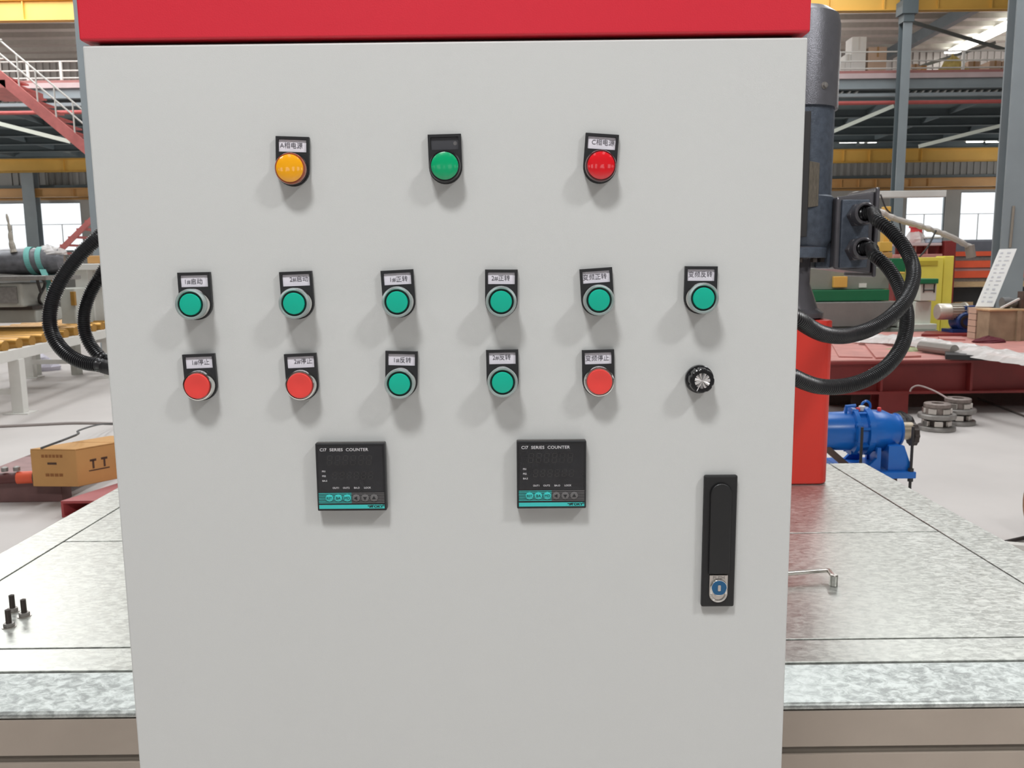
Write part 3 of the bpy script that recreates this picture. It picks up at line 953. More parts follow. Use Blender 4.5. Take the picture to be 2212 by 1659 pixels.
# swing handle with a round top, set in a groove
hx = .0108
z_hi, z_lo = hh - .008, -hh + .0372
prof = [(-hx, z_lo), (hx, z_lo)] + [(hx * math.cos(R(a)), z_hi - hx + hx * math.sin(R(a))) for a in range(0, 181, 12)]
g = .0009
profo = [(-hx - g, z_lo - g), (hx + g, z_lo - g)] + [((hx + g) * math.cos(R(a)), z_hi - hx + (hx + g) * math.sin(R(a))) for a in range(0, 181, 12)]
MB(M).prism_y(profo, -.0062, -.0058).build('handle_groove', mat('deep_black', (12, 12, 13), .5), lk)
MB(M).prism_y(prof, -.0092, -.006).build('swing_handle', M_LOCK, lk, bevel=.0012, seg=3)
tz1, tz0 = z_lo - .0016, -hh + .0054
tw = .0096
tab = [(tw, tz1), (-tw, tz1)] + [(-tw * math.cos(R(a)), tz0 + tw - tw * math.sin(R(a))) for a in range(0, 181, 12)]
MB(M).prism_y(tab, -.0074, -.0058).build('push_tab', M_STEEL, lk, bevel=.0006)
rr = tw * .93
ring = MB(M)
for k in range(24):
    a0, a1 = R(180 + k * 7.5), R(180 + (k + 1) * 7.5)
    cz = tz0 + tw
    q0 = [(rr * math.cos(a0), cz + rr * math.sin(a0)), (rr * math.cos(a1), cz + rr * math.sin(a1))]
    ri = rr * .74
    q1 = [(ri * math.cos(a1), cz + ri * math.sin(a1)), (ri * math.cos(a0), cz + ri * math.sin(a0))]
    ring.prism_y(q0 + q1, -.0086, -.0070)
for s_ in (-1, 1):
    xs = sorted((s_ * rr, s_ * rr * .74))
    ring.box(xs[0], xs[1], -.0086, -.0070, cz, cz + .0095)
ring.build('key_guard_rim', M_CHROME, lk, bevel=.0003)
ky = tz0 + tw + .0075
MB(M).lathe([(.0001, -.007), (.0088, -.007), (.0088, -.0095), (.0083, -.0101), (.0001, -.0101)], 'y', (0, 0, ky), 36).build('key_cylinder', M_CHROME, lk, smooth=True)
MB(M).lathe([(.0001, -.0100), (.0079, -.0100), (.0077, -.0106), (.0001, -.0107)], 'y', (0, 0, ky), 36, wob=lambda a, k: 1 + .03 * math.sin(5 * a) * (math.sin(a) < 0)).build('keyhole_cover', M_BLUECAP, lk, smooth=True)
MB(M).prism_y([(x, z + ky) for x, z in rrect(-.0015, .0015, -.0032, .0032, .0008, 3)], -.0110, -.0100).build('keyhole', M_STEEL, lk)
text('embossed_lettering', 'PUSH', .0046, M @ Matrix.Translation((0, -.0076, tz1 - .003)), M_CASTIRON, lk, bold=.00005, sx=1.15, depth=.0002)

# ================================================================== GALVANISED TABLE BEHIND THE CABINET
TZ = .822
tb = thing('work_table', 'wide galvanised sheet metal table behind the control cabinet', 'table', (0, 1.9, 0))
XI, XO, YF, YS, YM, YB, YE = 1.03, 1.145, 1.25, 1.333, 1.895, 2.49, 2.585
XIL = -1.062
XOL = -1.165
XI, XO = 1.003, 1.118
th = .012
gp = .0024
def plate(x0, x1, y0, y1, nm='top_plate', m=None, z=TZ, t=th):
    return MB().box(x0 + gp, x1 - gp, y0 + gp, y1 - gp, z - t, z).build(nm, m or M_ZINC, tb, bevel=.0012)
plate(XIL, XI, YM, YB)
plate(XIL, XI, YS, YM)
plate(XIL, XI, YF, YS)
plate(XOL, XIL, YF, YE)
plate(XI, XO, YF, YE)
plate(XIL, XI, YB, YE)
MB().box(XOL + .004, XO - .004, YF + .004, YE - .004, TZ - th - .006, TZ - th - .0005).build('under_sheet', M_GROOVE, tb)
YP = 1.165
zs = (at(1955, 1522, YP).z + at(140, 1538, YP).z) / 2
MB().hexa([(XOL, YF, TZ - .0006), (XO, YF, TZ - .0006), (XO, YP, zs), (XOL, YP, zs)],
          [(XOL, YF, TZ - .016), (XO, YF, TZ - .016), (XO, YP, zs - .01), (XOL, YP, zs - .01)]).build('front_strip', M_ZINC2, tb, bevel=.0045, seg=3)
za = (at(1955, 1611, YP).z + at(140, 1634, YP).z) / 2
zb = (at(1955, 1628, YP).z + at(140, 1648, YP).z) / 2
MB().box(XOL, XO, YP + .001, YP + .012, za, zs - .011).build('front_apron', M_APRON, tb, bevel=.001)
MB().box(XOL, XO, YP + .0045, YP + .0125, zb + .0002, za - .0002).build('apron_joint', M_GROOVE, tb)
MB().box(XOL, XO, YP + .001, YP + .012, zb - .42, zb).build('lower_apron', M_APRON, tb, bevel=.001)
for x0, x1 in ((XOL, XOL + .012), (XO - .012, XO)):
    MB().box(x0, x1, YP + .026, YE - .002, TZ - .1, TZ - th - .0005).build('side_apron', M_ZINC, tb)
for x in (XOL + .08, XO - .08):
    for y in (YF + .08, YE - .1):
        MB().box(x - .03, x + .03, y - .03, y + .03, 0, TZ - th - .006).build('leg', M_BLUEGREY, tb, bevel=.003)

# three bolts standing on their heads, each with washer
def hexa_prism(mb, r, z0, z1, cx, cy, a0=0.0):
    mb.prism_z([(cx + r * math.cos(R(60 * i + a0)), cy + r * math.sin(R(60 * i + a0))) for i in range(6)], z0, z1)
for (bx, by, rot, lab) in ((28, 1321, 10, 'hex bolt standing on its head, farthest of the three on the table'), (53, 1331, 25, 'hex bolt standing on its head, rightmost of the three on the table'), (20, 1354, 40, 'hex bolt standing on its head, nearest of the three on the table')):
    c = on(bx, by, TZ)
    t = thing('hex_bolt', lab, 'bolt', c, 'bolts standing on the table')
    mb = MB()
    hexa_prism(mb, .0095, TZ + .0012, TZ + .0075, c.x, c.y, rot)
    mb.build('bolt_head', M_CASTIRON, t, bevel=.0006)
    MB().lathe([(.0118, TZ + .0001), (.0118, TZ + .0012)], 'z', (c.x, c.y, 0), 24).build('washer', M_STEEL, t)
    pr = []
    for k in range(15):
        z = TZ + .0075 + k * .0017
        pr += [(.0046, z), (.0050, z + .0008)]
    MB().lathe([(.0001, TZ + .0075)] + pr + [(.0001, TZ + .034)], 'z', (c.x, c.y, 0), 18).build('threaded_shank', M_DARKSTEEL, t)

# cranked box wrench lying behind the cabinet
zw = TZ + .018
a, b, e = on(1660, 1241, zw), on(1784, 1232, zw), on(1801, 1246, zw)
wr = thing('box_wrench', 'chrome cranked box wrench lying on the table beside the cabinet', 'wrench', (a.x, a.y, TZ))
pts, L = spline([a, a.lerp(b, .5), b, b.lerp(e, .5) + Vector((.003, .004, 0)), e], 24)
MB().tube(pts, .0050, 12).build('shank', M_STEEL, wr, smooth=True)
MB().lathe([(.0062, TZ + .0002), (.0082, TZ + .0008), (.0082, TZ + .021), (.0066, TZ + .0225)], 'z', (e.x, e.y, 0), 24).build('socket_end', M_CHROME, wr, smooth=True)
MB().lathe([(.0062, TZ + .0002), (.0082, TZ + .0008), (.0082, TZ + .018), (.006, TZ + .0195)], 'z', (a.x, a.y, 0), 24).build('socket_end', M_CHROME, wr, smooth=True)
MB().lathe([(.0055, TZ + .0002), (.0055, TZ + .016)], 'z', (on(1705, 1262, TZ).x, on(1705, 1250, TZ).y, 0), 6).build('support_nut', M_STEEL, wr) if False else None

# ================================================================== RED MACHINE COLUMN WITH MOTOR
CYF = 2.325
cx1 = at(1800, 850, CYF).x            # right side of the column
cx0 = cx1 - .27
zct = at(1800, 692, CYF).z
mach = thing('machine_column', 'orange-red machine column carrying a dark blue-grey upright motor', 'machine', (cx0 + .13, CYF + .13, TZ))
sh = rrect(cx0, cx1, CYF, CYF + .27, .035, 6)
MB().prism_z(sh, TZ + .0008, zct).build('column', M_ORANGE, mach, bevel=.006, seg=3, smooth=False)
MX, MY = at(1716, 200, 2.46).x, 2.46
zr0, zr1 = at(1797, 241, MY).z, at(1790, 24, MY).z          # fan cowl
RC = .118
MB().lathe([(RC - .004, zr0 + .004), (RC, zr0), (RC, zr1 - .05), (RC - .006, zr1 - .022), (RC - .03, zr1 - .004), (RC - .06, zr1), (.001, zr1)], 'z', (MX, MY, 0), 64).build('fan_cowl', M_COWL, mach, smooth=True)
bp_ = at(1779, 187, MY - .095)
MB().lathe([(.0075, 0), (.0075, .004), (.005, .0045), (.005, .010), (.001, .011)], 'y', (0, 0, 0), 10).build('x', M_CASTIRON, None) if False else None
bm_ = MB(Matrix.Translation(Vector((MX, MY, bp_.z))) @ Matrix.Rotation(R(22), 4, 'Z'))
bm_.lathe([(.010, -RC + .001), (.010, -RC - .002), (.0065, -RC - .0022), (.0065, -RC - .008), (.001, -RC - .0085)], 'y', (0, 0, 0), 12)
bm_.build('cowl_bolt', M_CASTIRON, mach)
# cast body with flats
RB = .116
zb_lo, zb_hi = at(1770, 535, MY).z, zr0 + .03
MB().lathe([(RB - .012, zb_lo), (RB, zb_lo + .02), (RB, zb_lo + .14), (RB - .006, zb_lo + .145), (RB - .006, zb_hi)], 'z', (MX, MY, 0), 48).build('motor_body', M_MOTOR, mach, smooth=True)
# cooling rib plate beside the cabinet edge
x0, x1 = at(1738, 330, MY - .125).x, at(1747, 330, MY - .125).x
MB().box(x0 - .02, x1, MY - .135, MY - .07, at(1740, 515, MY).z, at(1740, 258, MY).z).build('mounting_rail', M_NEARBLACK, mach, bevel=.002)
# worn name plate facing the camera side
npz0, npz1 = at(1757, 448, MY - .12).z, at(1757, 348, MY - .12).z
x0, x1 = at(1746, 400, MY - .122).x, at(1772, 400, MY - .122).x
NP = MB()
NP.hexa([(x0, MY - .126, npz0), (x1, MY - .112, npz0 + .004), (x1, MY - .112, npz1 - .004), (x0, MY - .126, npz1)], [(x0, MY - .10, npz0), (x1, MY - .09, npz0 + .004), (x1, MY - .09, npz1 - .004), (x0, MY - .10, npz1)])
NP.build('name_plate', M_PLATE, mach, bevel=.001)
# conical adapter, bolts, base flange down to the column
zf = zct
xa = at(1745, 600, MY)
MB().lathe([(.095, zf + .001), (.105, zf + .004), (.105, zf + .018), (.088, zf + .03), (.064, zf + .10), (.064, zb_lo - .035), (.092, zb_lo - .03), (.096, zb_lo + .002)], 'z', (MX - .01, MY - .02, 0), 40).build('adapter_cone', M_BOXDK, mach, smooth=True)
MB().lathe([(.102, zb_lo - .030), (.104, zb_lo - .028), (.104, zb_lo - .004), (.1, zb_lo)], 'z', (MX - .005, MY - .015, 0), 40).build('motor_flange', M_MOTOR, mach, smooth=True)
for a in range(-120, 60, 30):
    mb = MB()
    hexa_prism(mb, .010, zb_lo - .042, zb_lo - .030, MX + .09 * math.cos(R(a)) - .005, MY - .015 + .09 * math.sin(R(a)))
    mb.build('flange_bolt', M_DARKSTEEL, mach)
# terminal box on the right of the motor
bxF = 2.375
bx0, bx1 = at(1806, 500, bxF).x, at(1884, 500, bxF).x
bz0, bz1 = at(1850, 588, bxF).z, at(1850, 420, bxF).z
lid_x = at(1897, 500, bxF - .012).x
MB().box(MX + .06, bx0 + .004, bxF + .035, bxF + .16, bz0 + .012, bz1 - .012).build('box_neck', M_MOTOR, mach, bevel=.006)
tbx = MB().hexa([(bx0, bxF + .006, bz0 + .010), (bx0, bxF + .17, bz0 + .010), (bx0, bxF + .17, bz1 - .006), (bx0, bxF + .006, bz1 - .006)],
                [(bx1, bxF - .006, bz0 - .004), (bx1, bxF + .182, bz0 - .004), (bx1, bxF + .182, bz1 + .008), (bx1, bxF - .006, bz1 + .008)]).build('terminal_box', M_BOXDK, mach, bevel=.006, seg=3)
MB().box(bx1 + .0006, lid_x, bxF - .014, bxF + .192, bz0 - .014, bz1 + .018).build('box_lid', M_BOXDK, tbx, bevel=.004)
MB().box(bx0 + .012, bx1 - .012, bxF - .006, bxF + .02, bz0 + .012, bz1 - .014).build('gland_plate', M_MOTOR, tbx, bevel=.003)
GL = []
for (gx, gy) in ((1852, 466), (1848, 540)):
    c = at(gx, gy, bxF)
    Mg = Matrix.Translation((c.x, bxF - .004, c.z)) @ Matrix.Rotation(R(2), 4, 'Z') @ Matrix.Rotation(R(-4), 4, 'X')
    mb = MB(Mg)
    mb.prism_y([(.034 * math.cos(R(60 * i)), .034 * math.sin(R(60 * i))) for i in range(6)], -.022, .012)
    g_ = mb.build('cable_gland', M_BOXDK, tbx, bevel=.003)
    MB(Mg).lathe([(.0205, -.022), (.030, -.022), (.0315, -.03), (.0305, -.048), (.0265, -.052), (.0225, -.050), (.0205, -.040)], 'y', (0, 0, 0), 32, ring=True).build('gland_nut', M_BOXDK, tbx, smooth=True)
    MB(Mg).lathe([(.0001, -.023), (.0215, -.023), (.0215, -.030), (.0001, -.030)], 'y', (0, 0, 0), 24).build('gland_bore', M_NEARBLACK, tbx)
    GL.append(Mg)

# ================================================================== CORRUGATED CONDUITS
def conduit(label, pts, rad, pitch=.0070, groove=.79):
    _, L = spline(pts, 10)
    n = int(L / pitch) * 4
    P, _ = spline(pts, n + 1)
    wave = (1.0, 1.0, groove, groove)
    o = MB().tube(P, [rad * wave[i % 4] for i in range(n + 1)], 16).build('corrugated_conduit', M_RUBBER, smooth=False)
    o.data.polygons.foreach_set('use_smooth', [True] * len(o.data.polygons))
    o.data.set_sharp_from_angle(angle=R(42))
    return tag(o, label, 'conduit')
def trace(px, y0, y1, extra=()):
    n = len(px)
    return [at(x, y, y0 + (y1 - y0) * (i / (n - 1))) for i, (x, y) in enumerate(px)] + list(extra)
A_ = [(1894, 475), (1926, 501), (1955, 536), (1971, 571), (1973, 597), (1965, 629), (1949, 658), (1920, 687), (1882, 710), (1842, 723), (1810, 726), (1775, 720), (1744, 704), (1716, 684)]
B_ = [(1888, 551), (1911, 571), (1929, 594), (1942, 620), (1951, 645), (1958, 672), (1959, 695), (1956, 721), (1948, 747), (1932, 773), (1909, 797), (1877, 817), (1842, 830), (1804, 836), (1767, 834), (1738, 825), (1710, 812)]
s1 = GL[0] @ Vector((0, -.031, 0)); s2 = GL[1] @ Vector((0, -.031, 0))
k1 = GL[0] @ Vector((.014, -.062, -.001)); k2 = GL[1] @ Vector((.014, -.062, -.001))
conduit('upper black corrugated conduit looping from the motor box behind the cabinet', [s1, k1] + trace(A_, 2.22, 1.62, [at(1640, 640, 1.55), Vector((.32, 1.35, 1.46)), Vector((.25, 1.141, 1.48))]), .0172)
conduit('lower black corrugated conduit hanging from the motor box behind the cabinet', [s2, k2] + trace(B_, 2.24, 1.68, [at(1640, 778, 1.6), Vector((.3, 1.38, 1.3)), Vector((.22, 1.141, 1.32))]), .0172)
C_ = [(250, 482), (208, 517), (181, 542), (157, 569), (136, 599), (120, 629), (110, 662), (107, 692), (113, 722), (130, 750), (154, 771), (184, 784), (211, 788), (234, 794)]
Dl = [(242, 560), (212, 605), (196, 632), (185, 662), (181, 689), (184, 719), (196, 746), (214, 768), (238, 786)]
conduit('outer black corrugated conduit bulging out past the cabinet edge', [Vector((-.36, 1.141, 1.62)), Vector((-.40, 1.35, 1.63)), at(330, 445, 1.68)] + trace(C_, 1.8, 1.74, [at(310, 815, 1.64), Vector((-.42, 1.4, 1.24)), Vector((-.36, 1.141, 1.26))]), .0152, .0046, .85)
conduit('inner black corrugated conduit nearest the cabinet edge', [Vector((-.33, 1.141, 1.53)), Vector((-.36, 1.35, 1.55)), at(310, 500, 1.74)] + trace(Dl, 1.86, 1.84, [at(310, 838, 1.75), Vector((-.42, 1.4, 1.15)), Vector((-.34, 1.141, 1.17))]), .0140, .0046, .85)

# ================================================================== RIGHT: BENCH, REDUCER, COUPLINGS
BY0, BY1 = 7.9, 11.2
bz = at(1900, 781, BY0).z
bzb = at(1900, 852, BY0).z
bxl, bxr = at(1700, 800, BY0).x, 8.2
bn = thing('steel_bench', 'dark red steel beam bench with plates lying on top', 'bench', (5.5, 9, 0))
def ibeam(x0, x1, y, z0, z1, wd=.2, tf=.022, parent=None, m=None):
    return MB().box(x0, x1, y - .006, y + .006, z0 + tf, z1 - tf).box(x0, x1, y - wd / 2, y + wd / 2, z1 - tf, z1).box(x0, x1, y - wd / 2, y + wd / 2, z0, z0 + tf).build('beam', m or M_MAROON, parent)
ibeam(bxl, bxr, BY0 + .1, bzb, bz, parent=bn)
ibeam(bxl, bxr, BY1 - .1, bzb, bz, parent=bn)
MB().box(bxl, bxr, BY0 + .02, BY1 - .02, bz + .0005, bz + .012).build('top_plate', M_PRIMERTOP, bn)
for px_ in (1906, 2100, 2260):
    x = at(px_, 820, BY0).x
    MB().box(x - .012, x + .012, BY0 + .01, BY0 + .09, bzb + .023, bz - .023).build('stiffener', M_MAROON, bn)
for x, y in ((at(1930, 880, BY0).x, BY0 + .1), (at(1930, 880, BY0).x, BY1 - .1), (7.4, BY0 + .1), (7.4, BY1 - .1), (bxl + .2, BY1 - .1)):
    MB().box(x - .14, x + .14, y - .1, y - .085, 0, bzb).box(x - .14, x + .14, y + .085, y + .1, 0, bzb).box(x - .008, x + .008, y - .085, y + .085, 0, bzb).build('leg', M_MAROON, bn)

# loose plates on the bench
def slab(name, label, cat, corners, z, t, m, group=None):
    P = [on(x, y, z) for x, y in corners]
    o = MB().prism_z([(p.x, p.y) for p in P], z, z + t).build(name, m)
    return tag(o, label, cat, group)
ZB = bz + .0125
slab('steel_plate', 'broad red primed plate at the bench end beside the machine column', 'plate', ((1812, 772), (1885, 774), (1850, 742), (1795, 742)), ZB, .012, M_PRIMERTOP, 'plates on the red bench')
slab('steel_plate', 'narrow red primed plate in the middle of the bench', 'plate', ((1892, 776), (1990, 772), (1905, 748), (1868, 746)), ZB, .02, M_PRIMERTOP, 'plates on the red bench')
slab('steel_plate', 'red primed plate under the silver gear motor', 'plate', ((1990, 727), (2130, 727), (2110, 720), (2000, 720)), ZB, .03, M_MAROON, 'plates on the red bench')
slab('steel_plate', 'small red plate in front of the silver gear motor', 'plate', ((2030, 735), (2085, 736), (2078, 730), (2026, 730)), ZB, .02, M_PRIMERTOP, 'plates on the red bench')
slab('steel_block', 'dark flat steel block at the bench front edge', 'block', ((2042, 776), (2132, 779), (2128, 768), (2040, 766)), ZB, .045, M_NEARBLACK)
# plastic film laid over the bench
def sheet(name, label, path, width, lift, m, seed=2):
    rnd = random.Random(seed)
    P, L = spline([on(x, y, ZB + .03) for x, y in path], 44)
    vs, fs_ = [], []
    K = 8
    for i, p in enumerate(P):
        t = (P[min(i + 1, len(P) - 1)] - P[max(0, i - 1)]).normalized()
        s = Vector((0, 0, 1)).cross(t).normalized()
        for j in range(K + 1):
            u = j / K - .5
            hgt = lift * (1 - (2 * u) ** 2) + rnd.uniform(-.012, .02) * (abs(u) < .49)
            vs.append(p + s * (u * width * (1 + rnd.uniform(-.12, .12))) + Vector((0, 0, hgt)))
    for i in range(len(P) - 1):
        for j in range(K):
            a = i * (K + 1) + j
            fs_.append((a, a + 1, a + K + 2, a + K + 1))
    mb = MB()
    mb.add(vs, fs_)
    o = mb.build(name, m)
    sd = o.modifiers.new('thick', 'SOLIDIFY')
    sd.thickness = .002
    return tag(o, label, 'plastic')
M_MILKY = clear_mat('milky_plastic', (226, 220, 216), .35, .3, bump=.6, bscale=14)
sheet('plastic_wrap', 'long milky plastic wrap trailing along the top of the red bench', ((1850, 736), (1950, 740), (2040, 752), (2120, 766), (2200, 780), (2280, 790)), .42, .07, M_MILKY)
a, b = on(1990, 748, ZB + .06), on(2062, 757, ZB + .06)
MB().tube([a, b], [.055, .055], 14).build('wrapped_pipe', mat('grey_pipe', (146, 142, 136), .4, .3))
tag(bpy.data.objects['wrapped_pipe'], 'short grey pipe lying in the plastic wrap on the bench', 'pipe')
c = on(2123, 738, ZB)
heap('rag', 'dark maroon rag crumpled on the red bench', 'rag', (c.x, c.y - .1, ZB), .19, .12, .075, M_RAG, 8, 14, 6, 2.2)
c = on(1955, 757, ZB)
heap('debris_pile', 'low grey-green debris scattered on the red bench', 'debris', (c.x, c.y, ZB), .26, .16, .04, M_DEBRIS, 9, 18, 4, 2.0)
bpy.data.objects['debris_pile']['kind'] = 'stuff'
# hollow pipe under the bench top
px0 = at(1828, 803, 8.25)
pp = MB()
pp.lathe([(.098, 0), (.108, 0), (.108, 1.6), (.098, 1.6)], 'y', (px0.x, 8.2, px0.z), 28, ring=True)
pp.build('hollow_pipe', M_BROWNSTEEL, smooth=True)
tag(bpy.data.objects['hollow_pipe'], 'hollow steel pipe end under the bench top beside the red column', 'pipe')
MB().box(px0.x - .16, px0.x + .16, 8.5, 8.62, 0, px0.z - .11).build('pipe_stand', M_BROWNSTEEL)
tag(bpy.data.objects['pipe_stand'], 'steel block holding up the hollow pipe under the bench', 'stand')
# cable drooping from bench
cb = [at(1970, 838, 7.7), at(1985, 833, 7.68), at(2015, 843, 7.6), at(2045, 860, 7.45), on(2075, 893, .012), on(2110, 882, .012)]
P, _ = spline([at(1966, 846, 7.7)] + cb[:4] + [at(2049, 869, 7.4)], 30)
MB().tube(P, .008, 8).build('loose_cable', mat('pale_cable', (170, 150, 146), .5))
tag(bpy.data.objects['loose_cable'], 'thin pale cable drooping from the bench onto the couplings', 'cable')
P, _ = spline([on(2112, 860, .01), on(2160, 878, .01), on(2230, 905, .01)], 12)
MB().tube(P, .01, 8).build('floor_cable', mat('grey_cable', (120, 112, 106), .6))
tag(bpy.data.objects['floor_cable'], 'thin cable on the floor in the shade under the bench', 'cable')

# flange couplings
def coupling(px_, py_, label, s=1.0):
    c = on(px_, py_, 0)
    t = thing('flange_coupling', label, 'coupling', c, 'flange couplings on the floor')
    def L(name, prof, m):
        MB().lathe([(r * s, z * s) for r, z in prof], 'z', (c.x, c.y, 0), 36).build(name, m, t, smooth=True)
    L('base_flange', [(.001, 0.001), (.150, .001), (.154, .006), (.154, .032), (.150, .038), (.001, .038)], M_CASTIRON)
    L('lower_hub', [(.001, .038), (.092, .038), (.092, .105), (.001, .105)], M_DARKSTEEL)
    L('upper_flange', [(.001, .105), (.150, .105), (.155, .112), (.155, .138), (.150, .145), (.001, .145)], M_CASTIRON)
    L('upper_hub', [(.001, .145), (.104, .145), (.104, .20), (.110, .204), (.110, .232), (.104, .236), (.05, .236), (.048, .21), (.001, .21)], mat('worn_cast_iron', (140, 128, 122), .5, .4, vary=.2, vscale=30))
    for lev in (.04, .147):
        for i in range(6):
            a = R(60 * i + lev * 300)
            Mx = Matrix.Translation((c.x, c.y, 0)) @ Matrix.Rotation(a, 4, 'Z')
            MB(Mx).box(.088 * s, .116 * s, -.034 * s, .034 * s, lev * s, (lev + .048) * s).build('claw', M_STEEL, t, bevel=.004)
coupling(2022, 928, 'cast flange coupling standing in front of the other one on the floor')
coupling(2066, 915, 'cast flange coupling half hidden behind the other one under the bench')
c = on(1943, 920, 0)
heap('scrap_bag', 'black crumpled bag on the floor beside the couplings', 'bag', (c.x, c.y, 0), .15, .14, .13, M_NEARBLACK, 12, 16, 6, 2.4)

# blue gear reducer on its stand
GY = 4.0
gc = at(1870, 930, GY)
gz = gc.z
def gx(px_):
    return at(px_, 930, GY).x
rd = thing('gear_reducer', 'bright blue gear reducer with bare steel output shaft behind the table', 'gearbox', (gc.x, GY, 0))
ru = .104
MB().lathe([(.001, gx(1760)), (.085, gx(1762)), (.092, gx(1775)), (.096, gx(1832)), (ru + .012, gx(1834)), (ru + .012, gx(1842)), (ru - .004, gx(1844)), (ru - .004, gx(1858)), (ru + .014, gx(1860)), (ru + .014, gx(1872)), (ru, gx(1874)), (ru - .004, gx(1905)), (ru - .022, gx(1922)), (ru - .026, gx(1932)), (ru - .02, gx(1934)), (ru - .022, gx(1938)), (.05, gx(1939)), (.001, gx(1940))], 'x', (0, GY, gz), 48).build('housing', M_BLUE, rd, smooth=True)
MB().lathe([(.001, gx(1938)), (.043, gx(1938)), (.043, gx(1968)), (.001, gx(1968))], 'x', (0, GY, gz - .004), 28).build('output_shaft', mat('bare_steel', (170, 158, 140), .35, .8, vary=.15), rd, smooth=True)
MB().lathe([(.03, gx(1966)), (.056, gx(1966)), (.056, gx(1976)), (.03, gx(1976))], 'x', (0, GY, gz - .02), 36, wob=lambda a, k: 1 + .05 * math.cos(12 * a) * (k in (1, 2))).build('pinion', M_DARKSTEEL, rd)
for px_, dy in ((1838, 0), (1866, 0)):
    for a in range(0, 360, 45):
        MB().lathe([(.001, gx(px_ - 7)), (.009, gx(px_ - 7)), (.009, gx(px_ + 7)), (.001, gx(px_ + 7))], 'x', (0, GY + (ru + .006) * math.cos(R(a + 20)), gz + (ru + .006) * math.sin(R(a + 20))), 6).build('flange_bolt', M_BLUE, rd)
# ribs between flanges, lifting eye, plugs
for a in (30, 75, 120, 210, 255, 330):
    Mx = Matrix.Translation((0, GY, gz)) @ Matrix.Rotation(R(a), 4, 'X')
    MB(Mx).box(gx(1843), gx(1860), -.006, .006, ru - .01, ru + .01).build('rib', M_BLUE, rd)
ex = gx(1868)
P, _ = spline([(ex - .022, GY, gz + ru + .008), (ex - .018, GY, gz + ru + .03), (ex, GY, gz + ru + .042), (ex + .018, GY, gz + ru + .03), (ex + .022, GY, gz + ru + .008)], 16)
MB().tube(P, .006, 8).build('lifting_eye', M_BLUE, rd, smooth=True)
MB().lathe([(.016, gz + ru - .002), (.016, gz + ru + .018), (.010, gz + ru + .022)], 'z', (gx(1858), GY - .01, 0), 12).build('breather', M_WHITE, rd)
for px_ in (1848, 1894):
    MB().lathe([(.010, gz + ru - .006), (.010, gz + ru + .010), (.006, gz + ru + .013)], 'z', (gx(px_), GY - .015, 0), 10).build('oil_plug', M_REDCAP, rd)
MB().tube([(gx(1822), GY - .02, gz + .09), (gx(1822), GY - .02, gz + .125), (gx(1842), GY - .02, gz + .128)], .008, 8).build('oil_pipe', M_BLUE, rd)
# feet
zf0 = at(1930, 1022, GY - .05).z
zf1 = at(1930, 1008, GY - .05).z
MB().box(gx(1810), gx(1950), GY - .16, GY + .16, zf0, zf1).build('foot_plate', M_DKBLUE if False else M_BLUE, rd, bevel=.004)
for y0 in (GY - .13, GY + .11):
    MB().prism_y([(gx(1896), zf1), (gx(1948), zf1), (gx(1928), gz - .05), (gx(1896), gz - .05)], y0, y0 + .02).build('foot_web', M_BLUE, rd)
    MB().prism_y([(gx(1846), zf1), (gx(1880), zf1), (gx(1880), gz - .06), (gx(1872), gz - .06), (gx(1872), zf1 + .06)], y0, y0 + .02).build('foot_web', M_BLUE, rd)
MB().box(gx(1900), gx(1924), GY - .11, GY + .11, zf1, gz - .05).build('foot_block', M_BLUE, rd)
# threaded rods, nuts and the stand on the floor
for px_, yy in ((1941, GY - .145), (1835, GY - .145), (1941, GY + .14)):
    x = gx(px_)
    MB().tube([(x, yy, zf0 - .2), (x, yy, gz + .045)], .007, 8).build('tie_rod', M_NEARBLACK, rd)
    mb = MB()
    hexa_prism(mb, .014, zf1, zf1 + .014, x, yy)
    hexa_prism(mb, .014, zf0 - .016, zf0, x, yy)
    mb.build('rod_nut', M_NEARBLACK, rd)
zs_ = zf0 - .21
MB().box(gx(1790), gx(1930), GY - .15, GY - .10, 0, zs_).box(gx(1790), gx(1930), GY + .1, GY + .15, 0, zs_).box(gx(1800), gx(1925), GY - .1, GY + .1, zs_ - .03, zs_).build('stand', M_BROWNSTEEL, rd)
MB().box(gx(1830), gx(1925), GY - .09, GY + .09, zs_, zf0).build('stand_block', M_BROWNSTEEL, rd)
MB().bar((gx(1776), GY - .05, gz - .07), (gx(1822), GY - .05, zf1 + .01), .03, .03).build('stand_brace', M_BROWNSTEEL, rd)

# things at the lower right edge of the floor
c = on(2225, 1185, 0)
t = thing('cable_spool', 'brown cable spool cut off by the right picture edge', 'spool', c)
MB().lathe([(.20, -.09), (.20, -.07), (.11, -.068), (.11, .068), (.20, .07), (.20, .09)], 'x', (c.x + .16, c.y, .2), 40).build('spool_body', mat('brown_fibreboard', (148, 110, 84), .7, vary=.12, vscale=14), t, smooth=True)
MB().lathe([(.112, -.066), (.155, -.06), (.158, .06), (.112, .066)], 'x', (c.x + .16, c.y, .2), 40).build('wound_cable', M_NEARBLACK, t, smooth=True)
a, b = on(2150, 1176, .015), on(2230, 1158, .015)
tag(MB().tube([a, b], .011, 8).build('steel_rod', M_NEARBLACK), 'dark rod on the floor pointing at the cable spool', 'rod')
c = on(2195, 1215, .0)
t = thing('white_framework', 'white flat pallet lying on the floor beside the table corner', 'framework', c)  # plain white frame of four bars, its use unknown
for k in range(4):
    MB(Matrix.Translation((c.x + .1, c.y - .05, 0)) @ Matrix.Rotation(R(90 * k - 20), 4, 'Z')).box(-.22, .22, -.22, -.17, .002, .04).build('frame_bar', M_WHITE, t)

